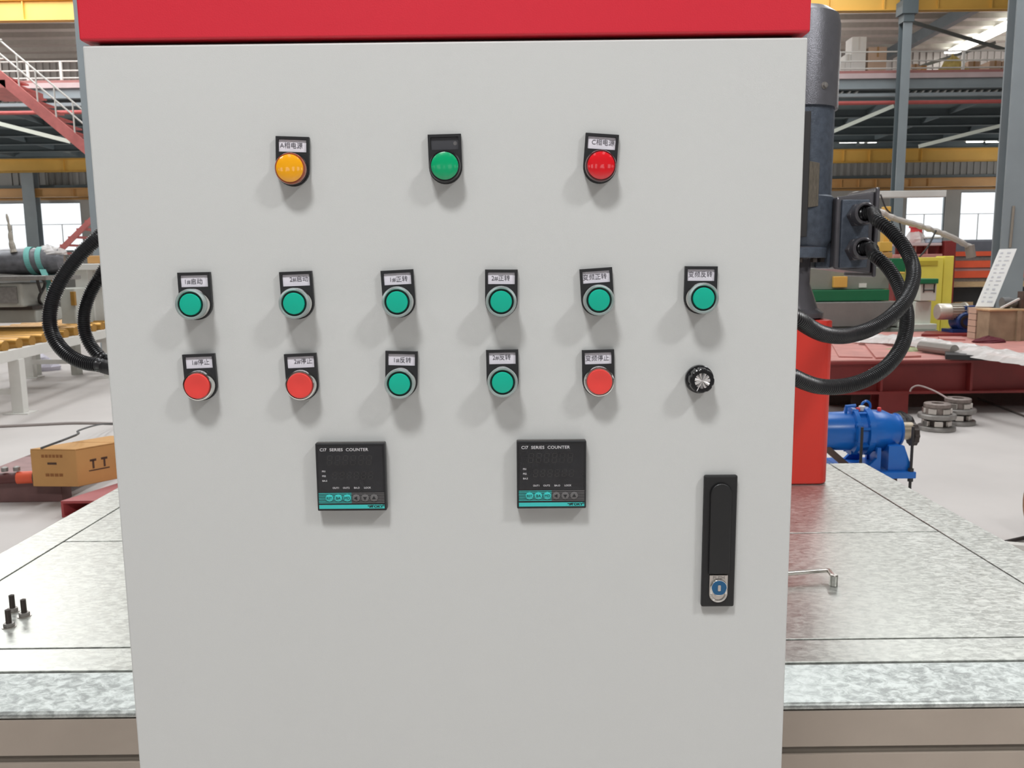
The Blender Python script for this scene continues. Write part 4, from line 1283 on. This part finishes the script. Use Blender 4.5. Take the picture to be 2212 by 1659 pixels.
# ================================================================== RIGHT: MACHINES BEHIND THE BENCH
def pbox(name, m, parent, px0, px1, py0, py1, Y, dep, bevel=.008):
    """box given by its front face at depth Y (left, right, top, bottom)"""
    a, b = at(px0, (py0 + py1) / 2, Y), at(px1, (py0 + py1) / 2, Y)
    xm = (px0 + px1) / 2
    return MB().box(a.x, b.x, Y, Y + dep, at(xm, py1, Y).z, at(xm, py0, Y).z).build(name, m, parent, bevel=bevel)
t = thing('bridge_machine', 'grey and green stone machine with a long silver bed behind the motor', 'machine', at(1840, 790, 12).xy.to_3d())
pbox('bed', M_BED, t, 1650, 1948, 653, 706, 11.8, .6)
pbox('bed_base', M_TANK, t, 1650, 1960, 707, 800, 11.85, .5)
pbox('green_guard', M_GREEN, t, 1650, 1921, 627, 651, 11.9, .5)
pbox('tank', M_TANK, t, 1650, 1921, 579, 626, 12.0, .6)
pbox('upper_tank', M_TANK, t, 1700, 1905, 545, 578, 12.3, .5)
pbox('yellow_bracket', M_YELLOW, t, 1801, 1831, 597, 621, 11.93, .065)
pbox('rating_label', M_WHITE, t, 1856, 1872, 612, 621, 11.985, .014, 0)
pbox('edge_strip', M_YELLOW, t, 1923, 1955, 588, 592, 11.88, .1)
pbox('green_panel', M_GREEN, t, 1926, 1957, 558, 587, 11.95, .4)
t = thing('yellow_cabinet', 'lemon yellow machine cabinet with a slot near its top', 'cabinet', at(2000, 790, 12.4).xy.to_3d())
pbox('body', M_LEMON, t, 1958, 2032, 556, 795, 12.2, .3)
pbox('side_door', M_LEMON, t, 2033, 2054, 553, 795, 12.25, .25)
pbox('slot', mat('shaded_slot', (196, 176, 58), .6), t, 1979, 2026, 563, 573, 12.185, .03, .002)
t = thing('pedestal_machine', 'white pedestal machine with a green lid in front of the yellow cabinet', 'machine', at(2005, 790, 11.5).xy.to_3d())
pbox('column', M_MACHWHITE, t, 1976, 2011, 651, 705, 11.5, .25)
pbox('column_base', M_MACHWHITE, t, 1968, 2024, 700, 712, 11.4, .5)
pbox('plinth', M_TANK, t, 1955, 2024, 713, 800, 11.35, .6)
pbox('head', M_MACHWHITE, t, 1988, 2023, 613, 650, 11.4, .4)
pbox('lid', M_GREEN, t, 1988, 2028, 602, 613, 11.35, .45, .01)
for px_ in (1996, 2019):
    pbox('latch', M_DARKSTEEL, t, px_ - 1, px_ + 1, 614, 632, 11.385, .014, 0)
pbox('trim_bar', M_DARKSTEEL, t, 1995, 2020, 626, 628, 11.387, .012, 0)
# silver gear motor lying on the bench
gy = 10.7
g0 = at(2055, 673, gy)
t = thing('gear_motor', 'silver finned motor with blue worm gearbox standing on the bench', 'motor', (g0.x, gy, ZB))
def hx_(px_):
    return at(px_, 673, gy).x
rm = .105
pr = [(.001, hx_(2023)), (rm * .9, hx_(2024)), (rm, hx_(2027)), (rm, hx_(2050))]
MB().lathe(pr + [(rm * .85, hx_(2051)), (rm * .85, hx_(2079)), (.001, hx_(2080))], 'x', (0, gy, g0.z), 32).build('motor_can', M_SILVER, t, smooth=True)
for i in range(18):
    Mx = Matrix.Translation((0, gy, g0.z)) @ Matrix.Rotation(R(20 * i), 4, 'X')
    MB(Mx).box(hx_(2051), hx_(2079), -.004, .004, rm * .8, rm * 1.0).build('cooling_fin', M_SILVER, t)
MB().lathe([(.001, hx_(2080)), (rm * 1.12, hx_(2080)), (rm * 1.12, hx_(2084)), (.001, hx_(2084))], 'x', (0, gy, g0.z), 32).build('motor_flange', M_SILVER, t, smooth=True)
pbox('gear_input', M_DKBLUE, t, 2085, 2118, 661, 687, gy - .1, .2)
MB().lathe([(.001, gy - .12), (.10, gy - .12), (.118, gy - .10), (.118, gy + .1), (.10, gy + .12), (.001, gy + .12)], 'y', (hx_(2078), 0, ZB + .17), 32).build('worm_housing', M_DKBLUE, t, smooth=True)
MB().lathe([(.05, gy - .135), (.08, gy - .135), (.08, gy - .121), (.06, gy - .121)], 'y', (hx_(2078), 0, ZB + .17), 28, ring=True).build('bearing_ring', M_NEARBLACK, t)
MB().box(hx_(2048), hx_(2106), gy - .14, gy + .14, ZB + .032, ZB + .07).build('gear_foot', M_DKBLUE, t)
MB().box(hx_(2086), hx_(2104), gy - .07, gy + .07, ZB + .25, g0.z - .05).build('gear_neck', M_DKBLUE, t, bevel=.006)
pbox('red_post', M_MAROON, t, 2106, 2121, 688, 711, gy - .05, .1)
# crate on the bench
t = thing('plywood_crate', 'weathered brown crate at the right edge standing on the bench', 'crate', (at(2180, 740, 9.7).x, 9.9, ZB))
a, b = at(2136, 700, 9.7), at(2290, 700, 9.7)
ztop = at(2170, 672, 9.7).z
MB().box(a.x, b.x, 9.7, 9.95, ZB, ztop).build('body', M_CRATE, t, bevel=.006)
MB().box(a.x - .012, b.x, 9.685, 9.97, ztop + .0005, ztop + .022).build('lid_board', M_WOOD, t, bevel=.003)
for px_ in (2200,):
    x = at(px_, 700, 9.69).x
    MB().box(x - .025, x + .025, 9.67, 9.699, ZB, ztop).build('batten', M_CRATE, t)
c = at(2171, 632, 9.9)
tag(MB().lathe([(.001, 0), (.062, 0), (.066, .01), (.066, .09), (.055, .1), (.05, .16), (.001, .16)], 'x', (c.x - .06, 9.85, ztop + .09), 24).build('motor_drum', mat('dusty_grey', (104, 104, 104), .6), smooth=True), 'dusty grey drum lying on the brown crate', 'drum')
tag(MB().box(c.x + .12, c.x + .3, 9.76, 9.94, ztop + .023, ztop + .13).box(c.x + .15, c.x + .2, 9.78, 9.9, ztop + .13, ztop + .22).build('timber_block', M_BROWNSTEEL), 'rusty notched block on the brown crate', 'block')
a, b = at(2162, 666, 9.72), at(2195, 648, 9.8)
tag(MB().bar(Vector((a.x, 9.72, ztop + .034)), Vector((b.x, 9.74, ztop + .14)), .02, .02).build('white_stick', M_WHITE), 'white stick leaning on the brown crate', 'stick')
# leaning printed board
q = [(2160, 538), (2197, 537), (2146, 663), (2108, 662)]
Yt, Yb = 10.45, 10.05
P = [at(q[0][0], q[0][1], Yt), at(q[1][0], q[1][1], Yt), at(q[2][0], q[2][1], Yb), at(q[3][0], q[3][1], Yb)]
nb = (P[1] - P[0]).cross(P[3] - P[0]).normalized()
if nb.y < 0: nb = -nb
t = thing('printed_board', 'white printed board leaning askew in front of the nearest column', 'board', P[3])
MB().hexa(P, [v + nb * .02 for v in P]).build('board_panel', M_WHITEFOAM, t, bevel=.002)
rnd = random.Random(4)
for r_ in range(13):
    v = .06 + r_ * .07
    lft, rgt = P[0].lerp(P[3], v), P[1].lerp(P[2], v)
    for u0, u1 in ((.1 + rnd.random() * .1, .28 + rnd.random() * .1), (.52, .66 + rnd.random() * .2)):
        dn = (P[3] - P[0]) * (.018 + .012 * (r_ % 3 == 0))
        k = [lft.lerp(rgt, u0), lft.lerp(rgt, u1), lft.lerp(rgt, u1) + dn, lft.lerp(rgt, u0) + dn]
        MB().hexa([v_ - nb * .0015 for v_ in k], [v_ - nb * .0002 for v_ in k]).build('printed_line', mat('faint_print', (208, 208, 212), .7), t)
a, b = at(2112, 668, 10.0), at(2140, 668, 10.0)
zbot = P[3].z - .012
pl = None
for i in range(5):
    z0 = ZB + i * (zbot - ZB) / 5
    o = MB().box(a.x - .02, b.x, 9.99, 10.16, z0 + .003, z0 + (zbot - ZB) / 5 - .003).build('timber_offcut', M_CARTON2)
    tag(o, 'pale timber offcut under the leaning board, ' + ('lowest of the stack', 'second from the bottom', 'middle of the stack', 'second from the top', 'topmost of the stack')[i], 'timber', 'offcuts under the leaning board')
# orange rack with beams
t = thing('orange_rack', 'stack of long orange-red steel beams behind the yellow cabinet', 'rack', at(2110, 780, 15).xy.to_3d())
for y0, y1 in ((543, 553), (563, 578), (585, 600)):
    a, b = at(2020, y0, 15), at(2330, y0, 15)
    MB().box(a.x, b.x, 15, 15.18, at(2110, y1, 15).z, at(2110, y0, 15).z).build('beam', M_ORANGEBEAM, t)
pbox('grey_spacer', M_CASTIRON, t, 2020, 2330, 554, 562, 15.03, .15, 0)
pbox('grey_spacer', M_PINK, t, 2020, 2330, 579, 584, 15.03, .15, 0)
pbox('grey_spacer', M_CASTIRON, t, 2020, 2330, 601, 607, 15.03, .15, 0)
pbox('wood_bearer', M_WOOD, t, 2040, 2330, 608, 619, 14.9, .4, 0)
pbox('black_base', M_NEARBLACK, t, 2040, 2330, 621, 651, 15.0, .4, 0)
for px_ in (2060, 2200, 2300):
    pbox('rack_foot', M_WOOD, t, px_, px_ + 40, 652, 720, 15.0, .3, 0)
# dark red machine frame under the window
t = thing('red_machine_frame', 'dark red ribbed machine frame below the daylight window', 'machine', at(2000, 760, 14).xy.to_3d())
pbox('top_rail', M_PINK, t, 1936, 2035, 525, 531, 14.2, .5)
pbox('web_plate', M_MAROON, t, 1936, 2060, 531, 549, 14.35, .05, 0)
pbox('end_post', M_MAROON, t, 2036, 2061, 520, 700, 14.2, .5)
for px_ in (1956, 1978, 2003):
    pbox('rib', M_PRIMERTOP, t, px_ - 1.5, px_ + 1.5, 531, 549, 14.25, .09, 0)
pbox('lower_rail', M_PRIMERTOP, t, 1930, 2036, 549, 557, 14.1, .6)
pbox('frame_foot', M_MAROON, t, 1930, 1960, 558, 757, 14.2, .5)
c = at(1981, 525, 14.4)
t = thing('red_drum', 'small red drum under clear plastic on the red machine frame', 'drum', c)
MB().lathe([(.09, c.z + .003), (.095, c.z + .25), (.12, c.z + .26), (.12, c.z + .3), (.001, c.z + .31)], 'z', (c.x, 14.45, 0), 24).build('drum_body', mat('bright_red', (222, 70, 74), .4), t, smooth=True)
heap('plastic_cover', '', '', (c.x, 14.45, c.z + .002), .17, .15, .29, M_MILKY, 6, 12, 5, 2.0, parent=t)
t = thing('blue_case', 'low pale blue case lying on the red machine frame', 'case', at(2022, 524, 14.3))
pbox('case_body', mat('pale_blue', (178, 192, 208), .5), t, 2004, 2035, 515, 524, 14.25, .3)
pbox('case_rim', M_WHITE, t, 2003, 2036, 511, 514.6, 14.24, .32, .003)
t = thing('dark_machine', 'dark grey machine body standing below the second window', 'machine', at(2110, 760, 18).xy.to_3d())
pbox('machine_body', mat('slate_grey', (110, 112, 120), .5), t, 2040, 2178, 519, 546, 18, 1.0, .03)
pbox('machine_base', M_NEARBLACK, t, 2030, 2190, 547, 713, 17.9, 1.2, .03)
# yellow lifting frame
t = thing('lifting_crane', 'bright yellow lifting mast with a plastic wrapped boom across the window', 'crane', at(1912, 760, 13).xy.to_3d())
pbox('mast', M_YELLOW, t, 1903, 1917, 446, 781, 13.2, .12)
pbox('head_plate', M_YELLOW, t, 1898, 1922, 460, 485, 13.12, .075)
pbox('arm', M_YELLOW, t, 1900, 1928, 522, 543, 13.1, .09)
pbox('foot_brace', M_OCHRE, t, 1905, 1928, 545, 556, 13.1, .09)
# plastic wrapped boom with wires
P, _ = spline([at(1899, 455, 12.6), at(1935, 473, 12.6), at(1990, 489, 12.7), at(2050, 510, 12.8), at(2094, 533, 12.9)], 24)
MB().tube(P, [.03 + .02 * abs(math.sin(i * 1.7)) for i in range(24)], 10).build('boom_tube', mat('dusty_plastic', (196, 190, 184), .4), t)
MB().tube([at(2094, 530, 12.9), at(2098, 556, 12.9)], .07, 10).build('boom_head', mat('dusty_plastic_dark', (150, 140, 132), .45), t)
P, _ = spline([at(1902, 420, 12.6), at(1915, 452, 12.6), at(1940, 474, 12.6), at(1947, 500, 12.6)], 16)
MB().tube(P, .012, 8).build('hanging_wire', M_NEARBLACK, t)
P, _ = spline([at(2022, 498, 12.7), at(2005, 532, 12.6), at(1982, 560, 12.5)], 12)
MB().tube(P, .013, 8).build('hanging_wire', M_NEARBLACK, t)
# white tube lamp bar over the machines
t = thing('white_light_bar', 'long white lamp bar below the windows top edge', 'beam', at(1960, 420, 16))
pbox('beam_body', M_WHITE, t, 1850, 2045, 412, 426, 16, .2, .01)
for px_ in (1860, 1880):
    a = at(px_, 420, 16.1)
    MB().tube([a, Vector((a.x, a.y, 0))], .03, 8).build('stand_post', M_BLUEGREY, t)
# thin pole fixed on the nearest column
a, b = at(2182, 535, 13.478), at(2190, 445, 13.478)
tag(MB().tube([a, b], .02, 8).build('conduit_pole', mat('brownish_pipe', (150, 140, 128), .5)), 'short thin pipe fixed on the nearest column above the board', 'pipe')

# ================================================================== LEFT: CONVEYOR, MACHINES, CARTON
cz_ = .62
a = on(-40, 782, cz_)
b = on(262, 712, cz_)
cv = thing('roller_conveyor', 'white framed roller conveyor with golden rollers', 'conveyor', (a.x, a.y, 0))
MB().bar(a - Vector((0, 0, .0)), b, .07, .11).build('side_rail', M_WHITE, cv, bevel=.004)
off = Vector((-1.15, .1, 0))
MB().bar(a + off, b + off, .07, .11).build('side_rail', M_WHITE, cv, bevel=.004)
ax = (off).normalized()
n = 13
ro = None
for i in range(n):
    p = a.lerp(b, (i + .6) / n) + Vector((0, 0, .10))
    if ro is None:
        q = p + off
        ro = MB().tube([p, p.lerp(q, .02), p.lerp(q, .98), q], [.056, .062, .062, .056], 18).build('roller', M_GOLD, cv, smooth=True)
        p0 = p
    else:
        dup(ro, cv, p - p0)
legs = [on(18, 893, 0), on(128, 817, 0)]
for lp in legs:
    k = (lp.y - a.y) / (b.y - a.y)
    P0 = a.lerp(b, k)
    for o_ in (Vector((0, 0, 0)), off):
        x, y = P0.x + o_.x, P0.y + o_.y
        MB().box(x - .06, x + .06, y - .05, y + .05, .012, cz_ - .05).build('leg', M_WHITE, cv, bevel=.004)
        MB().box(x - .13, x + .13, y - .1, y + .1, 0, .012).build('foot_plate', M_WHITE, cv)
    MB().box(P0.x + off.x + .06, P0.x - .06, P0.y - .02, P0.y + .02, .2, .26).build('cross_bar', M_WHITE, cv)
# grey polishing machine above the conveyor
t = thing('polishing_machine', 'pale grey stone machine standing over the golden rollers', 'machine', at(20, 880, 10.2).xy.to_3d())
pbox('carriage', M_GREYMACH, t, -60, 48, 612, 664, 9.9, .7, .02)
pbox('panel_recess', M_CASTIRON, t, -60, 36, 620, 656, 9.88, .03, .004)
pbox('lower_beam', M_GREYMACH, t, -60, 78, 668, 698, 10.1, .6, .02)
pbox('dark_gap', M_DARKSTEEL, t, -60, 70, 662, 670, 10.0, .5, 0)
pbox('upper_plate', M_CASTIRON, t, -60, 100, 596, 606, 9.8, .8, .01)
pbox('side_frame', M_GREYMACH, t, 130, 164, 622, 708, 11.2, .5, .02)
pbox('frame_post', M_WHITE, t, 166, 194, 583, 730, 11.6, .25, .01)
pbox('frame_bar', M_WHITE, t, 92, 240, 570, 584, 11.5, .25, .01)
pbox('gold_bracket', M_GOLD, t, 152, 161, 630, 660, 11.15, .05, .004)
pbox('gold_bracket', M_GOLD, t, 110, 128, 600, 612, 11.3, .05, .004)
pbox('gold_guard', M_OCHRE, t, 188, 240, 552, 569, 11.7, .2, .01)
pbox('right_post', M_WHITE, t, 200, 238, 586, 740, 11.75, .25, .01)
for px_ in (-40, 60, 150, 225):
    pbox('frame_leg', M_GREYMACH, t, px_, px_ + 14, 700, 830, 11.8, .15, .004)
P, _ = spline([at(88, 630, 10.0), at(80, 600, 9.95), at(98, 612, 10.1), at(84, 645, 10.1), at(100, 660, 10.6), at(130, 640, 11.1)], 30)
MB().tube(P, .018, 8).build('hose', M_NEARBLACK, t)
# grey motor lying on top, bound with a teal strap
t = thing('wrapped_motor', 'grey motor wrapped in plastic lying on the pale machine', 'motor', at(30, 596, 9.9))
c0 = at(-40, 566, 9.95)
c1 = at(92, 566, 10.15)
zc = at(30, 596, 9.8).z + .172
u = Vector((c1.x - c0.x, c1.y - c0.y, 0)).normalized()
P = [Vector((c0.x, c0.y + .3, zc)), Vector((c0.x, c0.y + .3, zc)) + u * .25, Vector((c0.x, c0.y + .3, zc)) + u * .55, Vector((c0.x, c0.y + .3, zc)) + u * .68, Vector((c0.x, c0.y + .3, zc)) + u * .74]
MB().tube(P, [.15, .165, .165, .15, .08], 20).build('motor_shell', mat('wrapped_grey', (112, 112, 116), .3, .2, vary=.3, vscale=14), t, smooth=True)
heap('crumpled_wrap', '', '', tuple(P[3] + Vector((-.12, -.02, .08))), .22, .14, .12, M_MILKY, 11, 14, 6, 2.2, parent=t)
ms = P[2]
t = thing('lifting_strap', 'teal webbing strap looped round the wrapped motor', 'strap', ms)
def strap(pts, wd):
    Q, _ = spline(pts, 40)
    mb = MB()
    vs, fs_ = [], []
    for i, p in enumerate(Q):
        vs += [p + u * wd / 2, p - u * wd / 2]
    for i in range(len(Q) - 1):
        fs_.append((2 * i, 2 * i + 1, 2 * i + 3, 2 * i + 2))
    mb.add(vs, fs_)
    o = mb.build('strap_loop', M_TEALSTRAP, t)
    o.modifiers.new('t', 'SOLIDIFY').thickness = .008
for d in (0, .12):
    strap([ms + u * (d - .22 + .16 * k / 12) + Vector((0, .178 * math.cos(R(30 * k)), .178 * math.sin(R(30 * k)))) for k in range(13)], .06)
h0 = ms + u * .03 + Vector((0, -.19, -.1))
strap([h0, h0 + Vector((.1, -.06, -.22)), h0 + Vector((.08, -.07, -.42)), h0 + Vector((.04, -.07, -.62))], .07)
MB().tube([h0 + Vector((.04, -.07, -.62)), h0 + Vector((.05, -.07, -.86)), h0 + Vector((.09, -.07, -.98))], [.03, .022, .03], 8).build('strap_hook', M_MACHWHITE, t)
P, _ = spline([at(14, 462, 10.2), at(20, 490, 10.2), at(24, 520, 10.2), at(30, 545, 10.2)], 14)
tag(MB().tube(P, [.008 + .03 * (i / 14) ** 1.5 + .008 * abs(math.sin(i * 2.1)) for i in range(14)], 8).build('twisted_wrap', mat('dull_wrap', (176, 168, 156), .5)), 'twisted tail of plastic wrap standing up from the wrapped motor', 'wrap')
# paper sacks under the conveyor
c = on(75, 800, 0)
heap('paper_sack', 'pale crumpled sack on the floor under the conveyor', 'sack', (c.x, c.y, 0), .34, .28, .32, mat('pale_lilac_sack', (206, 202, 214), .6), 14, 14, 5, 2.0)

# cardboard box on its low steel base
ZS = .13
k0, k1, k2 = on(170, 1052, ZS), on(80, 1048, ZS), on(236, 1040, ZS)
t = thing('base_frame', 'low dark red-brown steel frame on the floor under the cardboard box', 'frame', on(80, 1083, 0))
f0, f1 = on(-80, 1082, 0), on(135, 1084, 0)
MB().box(f0.x, f1.x, f1.y, f1.y + .12, 0, ZS - .001).build('front_channel', mat('brown_red_steel', (120, 88, 86), .6, vary=.15, vscale=8), t, bevel=.004)
MB().box(f0.x, f1.x, f1.y + .121, f1.y + .75, ZS - .02, ZS - .001).build('top_sheet', mat('pale_pink_steel', (158, 124, 122), .6, vary=.15, vscale=8), t)  # paler pink than the channel in front
MB().box(f0.x, f1.x + .6, f1.y + .752, f1.y + .85, 0, ZS - .001).build('rear_channel', mat('brown_red_steel', (120, 88, 86)), t)
h_ = .42
bx = thing('cardboard_box', 'brown cardboard box with printed marks beside the table', 'box', k0)
e1 = (k1 - k0).normalized() * .30
e2 = Vector((.62, .78, 0)).normalized() * .5
e1 = Vector((-1, .08, 0)).normalized() * (k1 - k0).length
ht = at(172, 972, k0.y).z - ZS
quad = [k0, k0 + e1, k0 + e1 + e2, k0 + e2]
MB().hexa([q + Vector((0, 0, .001)) for q in quad], [q + Vector((0, 0, ht)) for q in quad]).build('box_body', M_CARTON, bx, bevel=.004)
MB().hexa([q + Vector((0, 0, ht + .0005)) for q in (k0 - e1 * .01 - e2 * .01, k0 + e1 * .99, k0 + e1 * .99 + e2 * .49, k0 + e2 * .49 - e1 * .01)], [q + Vector((0, 0, ht + .005)) for q in (k0 - e1 * .01 - e2 * .01, k0 + e1 * .99, k0 + e1 * .99 + e2 * .49, k0 + e2 * .49 - e1 * .01)]).build('lid_flap', M_CARTON, bx)
MB().hexa([q + Vector((0, 0, ht + .0005)) for q in (k0 + e2 * .51, k0 + e1 + e2 * .51, k0 + e1 + e2, k0 + e2)], [q + Vector((0, 0, ht + .005)) for q in (k0 + e2 * .51, k0 + e1 + e2 * .51, k0 + e1 + e2, k0 + e2)]).build('lid_flap', M_CARTON, bx)
M_PRINT = mat('brown_box_print', (150, 98, 54), .8)
M_PRINTD = mat('dark_box_print', (84, 62, 50), .8)
nf = e1.cross(Vector((0, 0, 1))).normalized()
if nf.y > 0: nf = -nf
def mark(face, u0, u1, v0, v1, m, nm='printed_mark'):
    """face 0: left face (along e1), face 1: right face (along e2)"""
    e = e1 if face == 0 else e2
    n_ = e.cross(Vector((0, 0, 1))).normalized()
    if face == 0 and n_.y > 0 or face == 1 and n_.x < 0: n_ = -n_
    Q = [k0 + e * u0 + Vector((0, 0, ht * v0)), k0 + e * u1 + Vector((0, 0, ht * v0)), k0 + e * u1 + Vector((0, 0, ht * v1)), k0 + e * u0 + Vector((0, 0, ht * v1))]
    return MB().hexa([q + n_ * .0012 for q in Q], [q + n_ * .0002 for q in Q]).build(nm, m, bx)
for i in range(6):
    mark(0, .30 + i * .08, .36 + i * .08, .79, .87, M_PRINT)
mark(0, .44, .64, .60, .66, M_PRINTD, 'hand_hole')
for i in range(4):
    mark(0, .32 + i * .1, .40 + i * .1, .28, .36, M_PRINT)
# this-way-up arrows and a glass sign on the other face
for u_ in (.2, .34):
    mark(1, u_ - .012, u_ + .012, .42, .66, M_PRINTD)
    mark(1, u_ - .04, u_ + .04, .62, .68, M_PRINTD)
mark(1, .14, .40, .36, .39, M_PRINTD)
# strap / cable on the box, cable on floor
P, _ = spline([k0 + e1 * .75 + Vector((0, 0, ht + .01)), k0 + e1 * .5 + e2 * .3 + Vector((0, 0, ht + .07)), on(170, 930, .25), on(215, 917, .1), on(262, 914, .02)], 24)
tag(MB().tube(P, .007, 8).build('grey_cable', mat('dark_grey_cable', (88, 88, 88), .6)), 'grey cable rising off the cardboard box', 'cable')
P, _ = spline([on(-20, 922, .012), on(70, 918, .012), on(160, 914, .012), on(250, 915, .012)], 20)
tag(MB().tube(P, .014, 8).build('floor_hose', mat('dusty_hose', (158, 148, 144), .7)), 'dusty hose lying across the pale floor', 'hose')
c = on(20, 1035, ZS)
t = thing('steel_fitting', 'dark red fitting with an orange end lying on the low frame', 'fitting', c)
a_, b_ = on(-40, 1036, ZS + .04), on(38, 1032, ZS + .04)
MB().tube([a_, b_], .035, 12).build('shaft', mat('dark_red_brown', (92, 48, 46), .5), t, smooth=True)
MB().tube([b_, b_ + (b_ - a_).normalized() * .1], .04, 12).build('orange_end', M_ORANGEBEAM, t, smooth=True)
e_ = b_ + (b_ - a_).normalized() * .1
MB().tube([e_, e_ + (b_ - a_).normalized() * .035], .05, 12).build('end_cap', M_NEARBLACK, t, smooth=True)
for k in range(4):
    p = a_.lerp(b_, k / 3) + Vector((0, 0, .045))
    MB().lathe([(.02, p.z), (.02, p.z + .025), (.01, p.z + .03)], 'z', (p.x, p.y, 0), 10).build('fitting_bolt', M_CASTIRON, t)
# red channel end next to the table
o0, o1 = on(134, 1118, 0), on(134, 1080, 0)
z1c = at(135, 1084, o0.y).z
t = thing('steel_channel', 'red hollow steel beam end on the floor beside the table', 'beam', o0)
xa_, ya_ = o0.x, o0.y
dv = Vector((.35, .95, 0)).normalized()
W_ = .34
Lc = 1.1
def cbar(x0, x1, z0, z1):
    q = [(xa_ + x0, ya_, z0), (xa_ + x1, ya_, z0), (xa_ + x1, ya_, z1), (xa_ + x0, ya_, z1)]
    return [Vector(v) for v in q], [Vector(v) + dv * Lc for v in q]
zt_ = max(.1, z1c)
mb = MB()
for r_ in ((0, W_, zt_ - .014, zt_), (0, .014, .0, zt_ - .014), (W_ - .014, W_, 0, zt_ - .014), (.014, W_ - .014, 0, .012)):
    mb.hexa(*cbar(*r_))
mb.build('channel_walls', mat('channel_red', (168, 70, 72), .5, vary=.12, vscale=6), t)
MB().hexa(*cbar(.0, W_, zt_ + .0005, zt_ + .002)).build('top_skin', mat('pale_pink_steel2', (196, 128, 130), .5, vary=.1), t)  # top face in a paler pink than the walls
